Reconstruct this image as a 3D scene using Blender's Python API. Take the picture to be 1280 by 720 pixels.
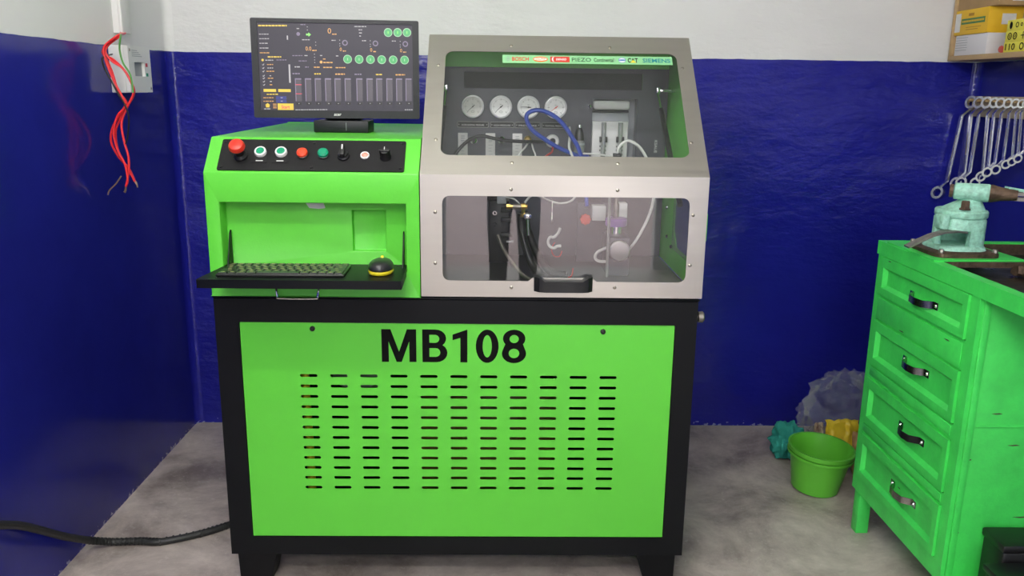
import bpy, bmesh, math, random
from mathutils import Matrix, Vector, noise
random.seed(7)
for o in list(bpy.data.objects): bpy.data.objects.remove(o)
SC = bpy.context.scene
COL = SC.collection

# ------------------------------------------------------------------ camera
cam_d = bpy.data.cameras.new('camera'); cam = bpy.data.objects.new('camera', cam_d); COL.objects.link(cam)
cam_d.sensor_width = 36.0; cam_d.lens = 1044.7/1280*36.0; cam_d.clip_start = .02
right = (0.99982482, -0.0139626, 0.01246518); up = (-0.00887483, 0.23270701, 0.97250639); back = (-0.01647945, -0.97244665, 0.23254233)
cam.matrix_world = Matrix(((right[0], up[0], back[0], 0), (right[1], up[1], back[1], 0), (right[2], up[2], back[2], 1.41), (0, 0, 0, 1)))
SC.camera = cam
# ------------------------------------------------------------------ world, exposure
W = bpy.data.worlds.new('daylight'); SC.world = W; W.use_nodes = True
bg = W.node_tree.nodes['Background']; bg.inputs[0].default_value = (.93, .97, 1.0, 1); bg.inputs[1].default_value = 3.9
vs = SC.view_settings; vs.view_transform = 'Standard'; vs.look = 'None'; vs.gamma = 1; vs.use_curve_mapping = False
vs.exposure = 0.32
TUBE_POWER = 96.0      # emission of the ceiling tubes

# ------------------------------------------------------------------ materials
def mat(name, col, rough=.5, metal=0, spec=.5, var=0, vscale=6, bump=0, bscale=60, coat=0, col2=None, stretch=None, emit=0, rvar=0, alpha=None, trans=0, aniso=0):
    m = bpy.data.materials.new(name); m.use_nodes = True
    nt = m.node_tree; N = nt.nodes; L = nt.links; b = N['Principled BSDF']
    b.inputs['Base Color'].default_value = (*col, 1); b.inputs['Roughness'].default_value = rough
    b.inputs['Metallic'].default_value = metal; b.inputs['Specular IOR Level'].default_value = spec
    b.inputs['Coat Weight'].default_value = coat; b.inputs['Coat Roughness'].default_value = .08
    if aniso: b.inputs['Anisotropic'].default_value = aniso
    if trans: b.inputs['Transmission Weight'].default_value = trans
    if alpha is not None: b.inputs['Alpha'].default_value = alpha
    if emit:
        b.inputs['Emission Color'].default_value = (*col, 1); b.inputs['Emission Strength'].default_value = emit
    if var or bump or rvar:
        tc = N.new('ShaderNodeNewGeometry'); mp = N.new('ShaderNodeMapping'); L.new(tc.outputs['Position'], mp.inputs[0])
        if stretch: mp.inputs['Scale'].default_value = stretch
    if var:
        no = N.new('ShaderNodeTexNoise'); no.inputs['Scale'].default_value = vscale; no.inputs['Detail'].default_value = 6; no.inputs['Roughness'].default_value = .62
        L.new(mp.outputs[0], no.inputs['Vector'])
        cr = N.new('ShaderNodeValToRGB'); cr.color_ramp.elements[0].position = .32; cr.color_ramp.elements[1].position = .68
        c2 = col2 or tuple(c*(1-var) for c in col)
        cr.color_ramp.elements[0].color = (*c2, 1); cr.color_ramp.elements[1].color = (*col, 1)
        L.new(no.outputs['Fac'], cr.inputs[0]); L.new(cr.outputs[0], b.inputs['Base Color'])
    if rvar:
        n3 = N.new('ShaderNodeTexNoise'); n3.inputs['Scale'].default_value = vscale*1.7; n3.inputs['Detail'].default_value = 5
        L.new(mp.outputs[0], n3.inputs['Vector'])
        mr = N.new('ShaderNodeMapRange'); mr.inputs[1].default_value = .3; mr.inputs[2].default_value = .7
        mr.inputs[3].default_value = max(.02, rough-rvar); mr.inputs[4].default_value = rough+rvar
        L.new(n3.outputs['Fac'], mr.inputs[0]); L.new(mr.outputs[0], b.inputs['Roughness'])
    if bump:
        n2 = N.new('ShaderNodeTexNoise'); n2.inputs['Scale'].default_value = bscale; n2.inputs['Detail'].default_value = 4
        L.new(mp.outputs[0], n2.inputs['Vector'])
        bp = N.new('ShaderNodeBump'); bp.inputs['Strength'].default_value = bump; bp.inputs['Distance'].default_value = .01
        L.new(n2.outputs['Fac'], bp.inputs['Height']); L.new(bp.outputs[0], b.inputs['Normal'])
    return m

def wall_material(name, blue, rough, bumpy, seed):
    """Gloss blue dado up to 1.53 m with a slightly uneven brushed edge, white emulsion above; scuffs in the blue."""
    m = bpy.data.materials.new(name); m.use_nodes = True
    nt = m.node_tree; N = nt.nodes; L = nt.links; b = N['Principled BSDF']
    g = N.new('ShaderNodeNewGeometry'); sx = N.new('ShaderNodeSeparateXYZ'); L.new(g.outputs['Position'], sx.inputs[0])
    ne = N.new('ShaderNodeTexNoise'); ne.inputs['Scale'].default_value = 9; L.new(g.outputs['Position'], ne.inputs['Vector'])
    ad = N.new('ShaderNodeMath'); ad.operation = 'MULTIPLY_ADD'; ad.inputs[1].default_value = .008; L.new(ne.outputs['Fac'], ad.inputs[0]); L.new(sx.outputs['Z'], ad.inputs[2])
    gt = N.new('ShaderNodeMath'); gt.operation = 'GREATER_THAN'; gt.inputs[1].default_value = 1.535; L.new(ad.outputs[0], gt.inputs[0])
    # blue variation
    mp = N.new('ShaderNodeMapping'); mp.inputs['Location'].default_value = (seed, seed*2, 0); L.new(g.outputs['Position'], mp.inputs[0])
    n1 = N.new('ShaderNodeTexNoise'); n1.inputs['Scale'].default_value = 1.6; n1.inputs['Detail'].default_value = 5; n1.inputs['Roughness'].default_value = .6; L.new(mp.outputs[0], n1.inputs['Vector'])
    c1 = N.new('ShaderNodeValToRGB'); c1.color_ramp.elements[0].position = .3; c1.color_ramp.elements[1].position = .7
    c1.color_ramp.elements[0].color = (*[c*.72 for c in blue], 1); c1.color_ramp.elements[1].color = (*blue, 1); L.new(n1.outputs['Fac'], c1.inputs[0])
    # pale scuffs: sparse stretched specks
    m2 = N.new('ShaderNodeMapping'); m2.inputs['Scale'].default_value = (1, 1, .45); m2.inputs['Location'].default_value = (seed*3, 1, seed); L.new(g.outputs['Position'], m2.inputs[0])
    n2 = N.new('ShaderNodeTexNoise'); n2.inputs['Scale'].default_value = 5; n2.inputs['Detail'].default_value = 9; n2.inputs['Roughness'].default_value = .7; L.new(m2.outputs[0], n2.inputs['Vector'])
    c2 = N.new('ShaderNodeValToRGB'); c2.color_ramp.elements[0].position = .72; c2.color_ramp.elements[1].position = .80
    c2.color_ramp.elements[0].color = (0, 0, 0, 1); c2.color_ramp.elements[1].color = (.55, .55, .55, 1); L.new(n2.outputs['Fac'], c2.inputs[0])
    # crumbling paint at the foot of the wall
    fr = N.new('ShaderNodeMapRange'); fr.inputs[1].default_value = .0; fr.inputs[2].default_value = .035; fr.inputs[3].default_value = .26; fr.inputs[4].default_value = 0; L.new(sx.outputs['Z'], fr.inputs[0])
    n4 = N.new('ShaderNodeTexNoise'); n4.inputs['Scale'].default_value = 55; n4.inputs['Detail'].default_value = 5; L.new(g.outputs['Position'], n4.inputs['Vector'])
    s4 = N.new('ShaderNodeMath'); s4.operation = 'ADD'; L.new(n4.outputs['Fac'], s4.inputs[0]); L.new(fr.outputs[0], s4.inputs[1])
    g4 = N.new('ShaderNodeMath'); g4.operation = 'GREATER_THAN'; g4.inputs[1].default_value = .80; L.new(s4.outputs[0], g4.inputs[0])
    mxs = N.new('ShaderNodeMath'); mxs.operation = 'MAXIMUM'; L.new(c2.outputs[0], mxs.inputs[0]); L.new(g4.outputs[0], mxs.inputs[1])
    mb = N.new('ShaderNodeMixRGB'); L.new(mxs.outputs[0], mb.inputs[0]); L.new(c1.outputs[0], mb.inputs[1]); mb.inputs[2].default_value = (.22, .23, .42, 1)
    # white emulsion
    nw = N.new('ShaderNodeTexNoise'); nw.inputs['Scale'].default_value = 3; nw.inputs['Detail'].default_value = 4; L.new(mp.outputs[0], nw.inputs['Vector'])
    cw = N.new('ShaderNodeValToRGB'); cw.color_ramp.elements[0].color = (.68, .68, .68, 1); cw.color_ramp.elements[1].color = (.75, .75, .755, 1); L.new(nw.outputs['Fac'], cw.inputs[0])
    mx = N.new('ShaderNodeMixRGB'); L.new(gt.outputs[0], mx.inputs[0]); L.new(mb.outputs[0], mx.inputs[1]); L.new(cw.outputs[0], mx.inputs[2]); L.new(mx.outputs[0], b.inputs['Base Color'])
    rr = N.new('ShaderNodeMapRange'); rr.inputs[1].default_value = .3; rr.inputs[2].default_value = .7; rr.inputs[3].default_value = rough*.7; rr.inputs[4].default_value = rough*1.5; L.new(n1.outputs['Fac'], rr.inputs[0])
    r2 = N.new('ShaderNodeMath'); r2.operation = 'MAXIMUM'; L.new(rr.outputs[0], r2.inputs[0])
    r3 = N.new('ShaderNodeMath'); r3.operation = 'MULTIPLY'; r3.inputs[1].default_value = .75; L.new(gt.outputs[0], r3.inputs[0]); L.new(r3.outputs[0], r2.inputs[1]); L.new(r2.outputs[0], b.inputs['Roughness'])
    b.inputs['Specular IOR Level'].default_value = .42
    # trowel waves
    m3 = N.new('ShaderNodeMapping'); m3.inputs['Scale'].default_value = (1, 1, 2.1); L.new(mp.outputs[0], m3.inputs[0])
    n5 = N.new('ShaderNodeTexNoise'); n5.inputs['Scale'].default_value = 3.2; n5.inputs['Detail'].default_value = 7; n5.inputs['Roughness'].default_value = .55; L.new(m3.outputs[0], n5.inputs['Vector'])
    bp = N.new('ShaderNodeBump'); bp.inputs['Strength'].default_value = bumpy; bp.inputs['Distance'].default_value = .03; L.new(n5.outputs['Fac'], bp.inputs['Height']); L.new(bp.outputs[0], b.inputs['Normal'])
    return m

def clear_material(name, tint=(1, 1, 1), haze=.03, ior=1.5, rough=.02):
    """Acrylic sheet: fresnel mirror over clear transmission, a touch of scuffed haze."""
    m = bpy.data.materials.new(name); m.use_nodes = True
    nt = m.node_tree; N = nt.nodes; L = nt.links; N.remove(N['Principled BSDF']); out = N['Material Output']
    tr = N.new('ShaderNodeBsdfTransparent'); tr.inputs[0].default_value = (*tint, 1)
    df = N.new('ShaderNodeBsdfDiffuse'); df.inputs[0].default_value = (.8, .8, .8, 1)
    gl = N.new('ShaderNodeBsdfGlossy'); gl.inputs['Roughness'].default_value = rough; gl.inputs[0].default_value = (1, 1, 1, 1)
    a = N.new('ShaderNodeMixShader'); a.inputs[0].default_value = haze; L.new(tr.outputs[0], a.inputs[1]); L.new(df.outputs[0], a.inputs[2])
    lw = N.new('ShaderNodeLayerWeight'); f0 = ((ior-1)/(ior+1))**2
    pw = N.new('ShaderNodeMath'); pw.operation = 'POWER'; pw.inputs[1].default_value = 5; L.new(lw.outputs['Facing'], pw.inputs[0])
    fr = N.new('ShaderNodeMath'); fr.operation = 'MULTIPLY_ADD'; fr.inputs[1].default_value = 1-f0; fr.inputs[2].default_value = f0; L.new(pw.outputs[0], fr.inputs[0])
    c = N.new('ShaderNodeMixShader'); L.new(fr.outputs[0], c.inputs[0]); L.new(a.outputs[0], c.inputs[1]); L.new(gl.outputs[0], c.inputs[2])
    L.new(c.outputs[0], out.inputs[0]); return m

def glow(name, col, s):
    m = bpy.data.materials.new(name); m.use_nodes = True
    nt = m.node_tree; b = nt.nodes['Principled BSDF']; b.inputs['Base Color'].default_value = (*[c*.2 for c in col], 1)
    b.inputs['Roughness'].default_value = .35; b.inputs['Emission Color'].default_value = (*col, 1); b.inputs['Emission Strength'].default_value = s
    return m

GREEN = mat('green_enamel', (.112, .60, .045), .34, var=.06, vscale=3, bump=.03, bscale=180)
BENCHG = mat('green_brush_paint', (.068, .79, .12), .38, var=.22, vscale=11, bump=.10, bscale=70)
BLACK = mat('black_powder_coat', (.0035, .004, .0055), .45, spec=.2, var=.2, vscale=5, bump=.04, bscale=400)
PLATEB = mat('black_panel', (.008, .008, .009), .55, spec=.25, bump=.03, bscale=500)
INKB = mat('black_ink', (.003, .003, .003), .6, spec=.1)
RIMM = mat('bright_rim', (.72, .72, .72), .35, .35)
STEEL = mat('brushed_stainless', (.565, .535, .49), .34, 1, var=.06, vscale=40, stretch=(.05, 1, 1), rvar=.05)
CHROME = mat('chrome', (.75, .75, .76), .12, 1)
WRENCH = mat('satin_chrome', (.74, .75, .78), .25, 1)
PULL = mat('strap_steel', (.56, .54, .51), .27, 1, var=.3, vscale=50)
BRASS = mat('brass', (.72, .47, .14), .28, 1)
RUST = mat('rusty_steel', (.17, .11, .075), .55, .6, var=.6, vscale=40, bump=.25, bscale=90)
BARE = mat('worn_steel', (.34, .31, .28), .42, .85, var=.35, vscale=45, rvar=.1)
PANELD = mat('dark_grey_panel', (.060, .062, .080), .45, var=.12, vscale=7)
DARK = mat('dark_recess', (.006, .007, .009), .6)
WHITEP = mat('white_plastic', (.72, .72, .71), .4)
OFFW = mat('off_white_paper', (.66, .65, .64), .7, var=.08, vscale=60)
GREYP = mat('grey_plastic', (.30, .32, .34), .45)
RED = mat('red_plastic', (.62, .028, .014), .35)
REDL = mat('red_orange_plastic', (.75, .06, .02), .3)
TEALB = mat('green_button', (.0, .27, .13), .35)
PALE = mat('pale_lamp', (.62, .30, .22), .35)
BLUEH = mat('blue_hose', (.012, .045, .33), .3)
RUBBER = mat('black_rubber', (.008, .008, .009), .38)
WHOSE = mat('white_hose', (.66, .67, .64), .35)
CLEARH = mat('clear_hose', (.6, .62, .6), .2, trans=.6)
YELLOW = mat('yellow_plastic', (.72, .60, .02), .4)
SCREW = mat('screw_steel', (.38, .35, .29), .3, 1)
DSCREW = mat('dark_screw', (.03, .03, .032), .35, .7)
VISE = mat('vise_green', (.42, .80, .65), .42, var=.5, vscale=70, col2=(.24, .48, .36), bump=.25, bscale=110)
PLY = mat('plywood', (.62, .42, .21), .6, var=.3, vscale=14, stretch=(1, .12, 1))
CARD = mat('cardboard', (.42, .27, .13), .8, var=.1, vscale=20)
YBOX = mat('yellow_card', (.78, .47, .015), .5, var=.06, vscale=10)
WBOX = mat('white_card', (.66, .65, .68), .6)
GSTRIPE = mat('dark_green_print', (.04, .18, .06), .5)
PRINTY = mat('brown_print', (.40, .20, .02), .6)
LEMON = mat('lemon_label', (.80, .72, .08), .6)
PUR = mat('purple_plastic', (.24, .12, .38), .3)
PANE = clear_material('acrylic_sheet', (.975, .98, .985), .008, 1.42)
LOWPANE = clear_material('acrylic_sheet_front', (.97, .975, .975), .008, 1.6)
FLOORIN = mat('chamber_plate', (.05, .05, .055), .35, .2, var=.15, vscale=6)
CABLE = mat('black_conduit', (.016, .017, .016), .5)
GAUGEF = mat('gauge_face', (.84, .84, .82), .45)
BUCKET = mat('lime_bucket', (.12, .50, .04), .35)
CLOTH = mat('teal_cloth', (.02, .30, .24), .8, bump=.3, bscale=120)
PBAG = mat('clear_bag', (.48, .50, .55), .10, alpha=.17, bump=.9, bscale=26)
BROWNP = mat('brown_packet', (.40, .22, .09), .6, var=.35, vscale=25)
YPACK = mat('yellow_packet', (.72, .52, .03), .4, var=.2, vscale=20)
REDW = mat('red_insulation', (.75, .022, .028), .35)
GRNW = mat('green_insulation', (.10, .32, .07), .4)
COPPER = mat('bare_copper', (.45, .30, .20), .4, .8)
OIL = mat('olive_tank', (.16, .10, .02), .4)
CEIL = mat('ceiling_paint', (.84, .84, .80), .8)
PAVE = mat('outdoor_paving', (.50, .37, .36), .8, var=.2, vscale=2)

def floor_material():
    m = bpy.data.materials.new('stained_concrete'); m.use_nodes = True
    nt = m.node_tree; N = nt.nodes; L = nt.links; b = N['Principled BSDF']
    g = N.new('ShaderNodeNewGeometry')
    n1 = N.new('ShaderNodeTexNoise'); n1.inputs['Scale'].default_value = 3.2; n1.inputs['Detail'].default_value = 9; n1.inputs['Roughness'].default_value = .7; n1.inputs['Distortion'].default_value = .35
    L.new(g.outputs['Position'], n1.inputs['Vector'])
    c = N.new('ShaderNodeValToRGB'); e = c.color_ramp.elements; e[0].position = .33; e[1].position = .66
    e[0].color = (.20, .165, .145, 1); e[1].color = (.66, .59, .53, 1); x = e.new(.5); x.color = (.46, .40, .36, 1)
    L.new(n1.outputs['Fac'], c.inputs[0])
    n2 = N.new('ShaderNodeTexNoise'); n2.inputs['Scale'].default_value = 34; n2.inputs['Detail'].default_value = 10; n2.inputs['Roughness'].default_value = .85; L.new(g.outputs['Position'], n2.inputs['Vector'])
    c2 = N.new('ShaderNodeValToRGB'); c2.color_ramp.elements[0].position = .55; c2.color_ramp.elements[1].position = .70
    L.new(n2.outputs['Fac'], c2.inputs[0])
    mx = N.new('ShaderNodeMixRGB'); L.new(c.outputs[0], mx.inputs[1]); mx.inputs[2].default_value = (.75, .71, .66, 1)
    mu = N.new('ShaderNodeMath'); mu.operation = 'MULTIPLY'; mu.inputs[1].default_value = .75; L.new(c2.outputs[0], mu.inputs[0]); L.new(mu.outputs[0], mx.inputs[0])
    L.new(mx.outputs[0], b.inputs['Base Color'])
    r = N.new('ShaderNodeMapRange'); r.inputs[1].default_value = .3; r.inputs[2].default_value = .7; r.inputs[3].default_value = .28; r.inputs[4].default_value = .6; L.new(n1.outputs['Fac'], r.inputs[0]); L.new(r.outputs[0], b.inputs['Roughness'])
    bp = N.new('ShaderNodeBump'); bp.inputs['Strength'].default_value = .12; bp.inputs['Distance'].default_value = .01; L.new(n2.outputs['Fac'], bp.inputs['Height']); L.new(bp.outputs[0], b.inputs['Normal'])
    return m

# ------------------------------------------------------------------ mesh helpers
class MB:
    def __init__(s): s.v = []; s.f = []; s.mi = []; s.cur = 0
    def add(s, verts, faces):
        n = len(s.v); s.v += [Vector(p) for p in verts]; s.f += [tuple(i+n for i in q) for q in faces]; s.mi += [s.cur]*len(faces); return s
    def box(s, x0, x1, y0, y1, z0, z1, bev=0, seg=2):
        if bev:
            bm = bmesh.new(); bmesh.ops.create_cube(bm, size=1)
            for v in bm.verts: v.co = Vector((x0+(v.co.x+.5)*(x1-x0), y0+(v.co.y+.5)*(y1-y0), z0+(v.co.z+.5)*(z1-z0)))
            bmesh.ops.bevel(bm, geom=bm.edges[:], offset=bev, segments=seg, profile=.5, affect='EDGES'); s.bm(bm); return s
        vs_ = [(x, y, z) for x in (x0, x1) for y in (y0, y1) for z in (z0, z1)]
        return s.add(vs_, [(0, 1, 3, 2), (4, 6, 7, 5), (0, 4, 5, 1), (2, 3, 7, 6), (0, 2, 6, 4), (1, 5, 7, 3)])
    def bm(s, bm):
        bm.verts.ensure_lookup_table(); bm.verts.index_update()
        s.add([v.co.copy() for v in bm.verts], [[v.index for v in f.verts] for f in bm.faces]); bm.free(); return s
    def prism(s, poly, h0, h1):          # poly in xy, extruded along z
        n = len(poly); vs_ = [(p[0], p[1], h0) for p in poly]+[(p[0], p[1], h1) for p in poly]
        return s.add(vs_, [tuple(range(n-1, -1, -1)), tuple(range(n, 2*n))]+[(i, (i+1) % n, n+(i+1) % n, n+i) for i in range(n)])
    def lathe(s, prof, seg=24):          # prof [(r,z)] about z
        vs_ = []; fs = []; k = len(prof)
        for i in range(seg):
            a = 2*math.pi*i/seg
            for r, z in prof: vs_.append((r*math.cos(a), r*math.sin(a), z))
        for i in range(seg):
            j = (i+1) % seg
            for q in range(k-1): fs.append((i*k+q, j*k+q, j*k+q+1, i*k+q+1))
        if prof[0][0] > 1e-6 and prof[-1][0] > 1e-6:      # both ends open: a ring, close it on itself
            for i in range(seg): j = (i+1) % seg; fs.append((i*k+k-1, j*k+k-1, j*k, i*k))
            return s.add(vs_, fs)
        if prof[0][0] > 1e-6: fs.append(tuple(i*k for i in range(seg-1, -1, -1)))
        if prof[-1][0] > 1e-6: fs.append(tuple(i*k+k-1 for i in range(seg)))
        return s.add(vs_, fs)
    def loft(s, rings, caps=True):
        n = len(rings[0]); vs_ = [p for r in rings for p in r]; fs = []
        for a in range(len(rings)-1):
            for i in range(n): j = (i+1) % n; fs.append((a*n+i, a*n+j, (a+1)*n+j, (a+1)*n+i))
        if caps: fs.append(tuple(range(n-1, -1, -1))); fs.append(tuple(range((len(rings)-1)*n, len(rings)*n)))
        return s.add(vs_, fs)
    def tube(s, pts, r, seg=8, smooth=4, flat=None):
        P = [Vector(p) for p in pts]
        if smooth > 1 and len(P) > 2:
            Q = []
            for i in range(len(P)-1):
                p0 = P[max(i-1, 0)]; p1 = P[i]; p2 = P[i+1]; p3 = P[min(i+2, len(P)-1)]
                for k in range(smooth):
                    t = k/smooth; Q.append(.5*((2*p1)+(p2-p0)*t+(2*p0-5*p1+4*p2-p3)*t*t+(3*p1-p0-3*p2+p3)*t**3))
            Q.append(P[-1]); P = Q
        rings = []; nrm = None
        for i, p in enumerate(P):
            d = (P[min(i+1, len(P)-1)]-P[max(i-1, 0)]).normalized()
            if nrm is None: nrm = d.orthogonal().normalized()
            nrm = (nrm-d*nrm.dot(d)).normalized(); b = d.cross(nrm)
            rr = r[i*len(r)//len(P)] if isinstance(r, (list, tuple)) else r
            rings.append([p+nrm*rr*math.cos(2*math.pi*k/seg)+b*rr*math.sin(2*math.pi*k/seg) for k in range(seg)])
        return s.loft(rings)
    def ribbon(s, pts, wdir, w, t):      # flat strip along pts, width vector wdir*w, thickness t
        P = [Vector(p) for p in pts]; wd = Vector(wdir).normalized(); rings = []
        for i, p in enumerate(P):
            d = (P[min(i+1, len(P)-1)]-P[max(i-1, 0)]).normalized(); n = d.cross(wd).normalized()
            rings.append([p+wd*w/2+n*t/2, p-wd*w/2+n*t/2, p-wd*w/2-n*t/2, p+wd*w/2-n*t/2])
        return s.loft(rings)
    def xf(s, M, start=0):
        for i in range(start, len(s.v)): s.v[i] = M @ s.v[i]
        return s
    def join(s, o, M=None):
        s.add([(M @ p if M else p) for p in o.v], o.f); return s

def frame(o, u, v):
    u = Vector(u).normalized(); v = Vector(v).normalized(); n = u.cross(v)
    return Matrix(((u.x, v.x, n.x, o[0]), (u.y, v.y, n.y, o[1]), (u.z, v.z, n.z, o[2]), (0, 0, 0, 1)))
FRONT = lambda x, y, z: frame((x, y, z), (1, 0, 0), (0, 0, 1))          # local z points to the viewer (-y)
def rrect(x0, x1, y0, y1, r, k=5):
    P = []
    for cx, cy, a0 in ((x1-r, y0+r, -90), (x1-r, y1-r, 0), (x0+r, y1-r, 90), (x0+r, y0+r, 180)):
        for i in range(k+1): a = math.radians(a0+90*i/k); P.append((cx+r*math.cos(a), cy+r*math.sin(a)))
    return P
def rounded(poly, radii, k=5):
    P = []; n = len(poly)
    for i in range(n):
        p = Vector(poly[i]); a = Vector(poly[i-1]); b = Vector(poly[(i+1) % n]); r = radii[i] if isinstance(radii, (list, tuple)) else radii
        if r <= 0: P.append(tuple(p)); continue
        d1 = (a-p).normalized(); d2 = (b-p).normalized(); ang = d1.angle(d2); t = r/math.tan(ang/2); t = min(t, (a-p).length*.49, (b-p).length*.49)
        s1 = p+d1*t; s2 = p+d2*t
        for q in range(k+1): u = q/k; P.append(tuple((1-u)**2*s1+2*u*(1-u)*p+u*u*s2))
    return P
def circ(cx, cy, r, k=20): return [(cx+r*math.cos(2*math.pi*i/k), cy+r*math.sin(2*math.pi*i/k)) for i in range(k)]
def curve_mesh(cu):
    o = bpy.data.objects.new('tmp', cu); COL.objects.link(o); dg = bpy.context.evaluated_depsgraph_get(); dg.update()
    me = bpy.data.meshes.new_from_object(o.evaluated_get(dg)); bpy.data.objects.remove(o); bpy.data.curves.remove(cu)
    mb = MB(); mb.add([v.co.copy() for v in me.vertices], [tuple(p.vertices) for p in me.polygons]); bpy.data.meshes.remove(me); return mb
def sheet(loops, t):                     # filled outline with holes, from z=0 to z=t
    cu = bpy.data.curves.new('c', 'CURVE'); cu.dimensions = '2D'; cu.fill_mode = 'BOTH'; cu.extrude = t/2
    for lp in loops:
        s = cu.splines.new('POLY'); s.points.add(len(lp)-1)
        for i, p in enumerate(lp): s.points[i].co = (p[0], p[1], 0, 1)
        s.use_cyclic_u = True
    return curve_mesh(cu).xf(Matrix.Translation((0, 0, t/2)))
def text(st, w, h, t=.0004, bold=0, shear=0, keep=False):   # centred on the origin, fitted to w x h
    cu = bpy.data.curves.new('t', 'FONT'); cu.body = st; cu.extrude = .01; cu.offset = bold; cu.shear = shear; cu.resolution_u = 3; cu.fill_mode = 'BOTH'
    mb = curve_mesh(cu)
    xs = [p.x for p in mb.v]; ys = [p.y for p in mb.v]; x0, x1, y0, y1 = min(xs), max(xs), min(ys), max(ys)
    sx = w/(x1-x0); sy = h/(y1-y0)
    if keep: sx = sy
    return mb.xf(Matrix.Diagonal((sx, sy, t/.02, 1)) @ Matrix.Translation((-(x0+x1)/2, -(y0+y1)/2, .01)))

WL = {}                                  # world location of every object made here (no rotations are used on parents)
def put(o, loc, parent):
    COL.objects.link(o); base = WL[parent.name] if parent else Vector((0, 0, 0))
    if parent: o.parent = parent
    o.location = Vector(loc)-base; WL[o.name] = Vector(loc); return o
def props(o, label=None, cat=None, group=None, kind=None):
    if label: o['label'] = label
    if cat: o['category'] = cat
    if group: o['group'] = group
    if kind: o['kind'] = kind
    return o
def meshify(name, mb, mats, smooth=True, ang=35, origin=None):
    lo = Vector([min(p[i] for p in mb.v) for i in range(3)]); hi = Vector([max(p[i] for p in mb.v) for i in range(3)])
    c = Vector(origin) if origin is not None else (lo+hi)/2
    me = bpy.data.meshes.new(name); me.from_pydata([tuple(p-c) for p in mb.v], [], mb.f)
    for m in (mats if isinstance(mats, (list, tuple)) else [mats]): me.materials.append(m)
    if any(mb.mi):
        for p, i in zip(me.polygons, mb.mi): p.material_index = i
    bm = bmesh.new(); bm.from_mesh(me); bmesh.ops.recalc_face_normals(bm, faces=bm.faces[:]); bm.to_mesh(me); bm.free()
    if smooth: me.shade_smooth(); me.set_sharp_from_angle(angle=math.radians(ang))
    return me, c
def part(name, mb, m, parent=None, smooth=True, ang=35, **k):
    me, c = meshify(name, mb, m, smooth, ang); o = put(bpy.data.objects.new(name, me), c, parent); return props(o, **k) if k else o
def thing(name, label, cat, loc, group=None):
    o = bpy.data.objects.new(name, None); o.empty_display_size = .05; put(o, loc, None); return props(o, label, cat, group)
def copies(name, me, locs, parent, first=None): return [put(bpy.data.objects.new(name, me), l, parent) for l in locs]
# ================================================================== the room
XL, XR, YB, YF, ZC = -1.286, 1.885, 3.37, -2.2, 2.75
BW = wall_material('back_wall_paint', (.013, .015, .28), .13, .6, 3.1)
SW = wall_material('side_wall_paint', (.016, .020, .26), .12, .06, 7.7)
def struct(name, mb, m, **k): o = part(name, mb, m, **k); o['kind'] = 'structure'; return o
struct('floor', MB().box(XL-.1, XR+.1, YF-.1, YB+.1, -.1, 0), floor_material())
struct('wall_back', MB().box(XL-.12, XR+.12, YB, YB+.12, 0, ZC), BW)
struct('wall_left', MB().box(XL-.12, XL, YF, YB, 0, ZC), SW)
struct('wall_right', MB().box(XR, XR+.12, YF, YB, 0, ZC), SW)
struct('ceiling', MB().box(XL-.12, XR+.12, YF-.12, YB+.12, ZC, ZC+.1), CEIL)
wf = sheet([[(XL-.12, 0), (-.42, 0), (-.42, 2.25), (1.24, 2.25), (1.24, 0), (XR+.12, 0), (XR+.12, ZC), (XL-.12, ZC)]], .12)
struct('wall_front', wf.xf(FRONT(0, YF, 0)), WHITEP)
struct('pavement', MB().box(-9, 9, -16, YF-.1, -.1, -.01), PAVE)
# glossy concave fillets in the two back corners, shaped to catch vertical highlights
def fillet(x, sx, r=.03):
    P = [(x, YB)]+[(x+sx*(r-r*math.cos(a)), YB-r+r*math.sin(a)) for a in [math.pi/2*i/6 for i in range(7)]]
    P = [(x-sx*.01, YB+.01), (x-sx*.01, YB-r)]+[(x+sx*(r-r*math.cos(math.pi/2*i/6)), YB-r+r*math.sin(math.pi/2*i/6)) for i in range(7)]+[(x+sx*r, YB+.01)]
    return MB().prism(P, 0, ZC)
FW = wall_material('corner_paint', (.013, .015, .27), .1, .5, 1.3)
struct('trim_1', fillet(XL, 1), FW); struct('trim_2', fillet(XR, -1), FW)
# ceiling tubes (the shop's own lamps)
TUBE = bpy.data.materials.new('lit_tube'); TUBE.use_nodes = True
tb = TUBE.node_tree.nodes['Principled BSDF']; tb.inputs['Emission Color'].default_value = (1, .98, .95, 1); tb.inputs['Emission Strength'].default_value = TUBE_POWER
ZL = 2.38
for nm, x, y in (('nearest the doorway', -.4, -1.3), ('in the middle of the shop', -.4, -.1), ('just before the machine', -.4, 1.15)):
    t = thing('tube_light', 'white fluorescent tube batten hung from the ceiling '+nm, 'lamp', (x, y, ZL), 'ceiling tube lights')
    part('batten', MB().box(x-.62, x+.62, y-.012, y+.012, ZL+.02, ZL+.045, .004), WHITEP, t)
    part('tube', MB().lathe([(.0, -.6), (.016, -.6), (.016, .6), (0, .6)], 12).xf(frame((x, y, ZL), (0, 0, 1), (0, 1, 0))), TUBE, t)
    for dx in (-.4, .4): part('hanger', MB().tube([(x+dx, y, ZL+.045), (x+dx, y, ZC)], .003, 6, 1), WHITEP, t)

# ================================================================== the injector test bench
X0, X1, F, B = -.759, .539, 2.17, 3.08
TB = thing('test_bench', 'green and black diesel injector test bench with stainless steel hood and glazed chamber', 'machine', (-.11, 2.62, 0))
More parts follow.
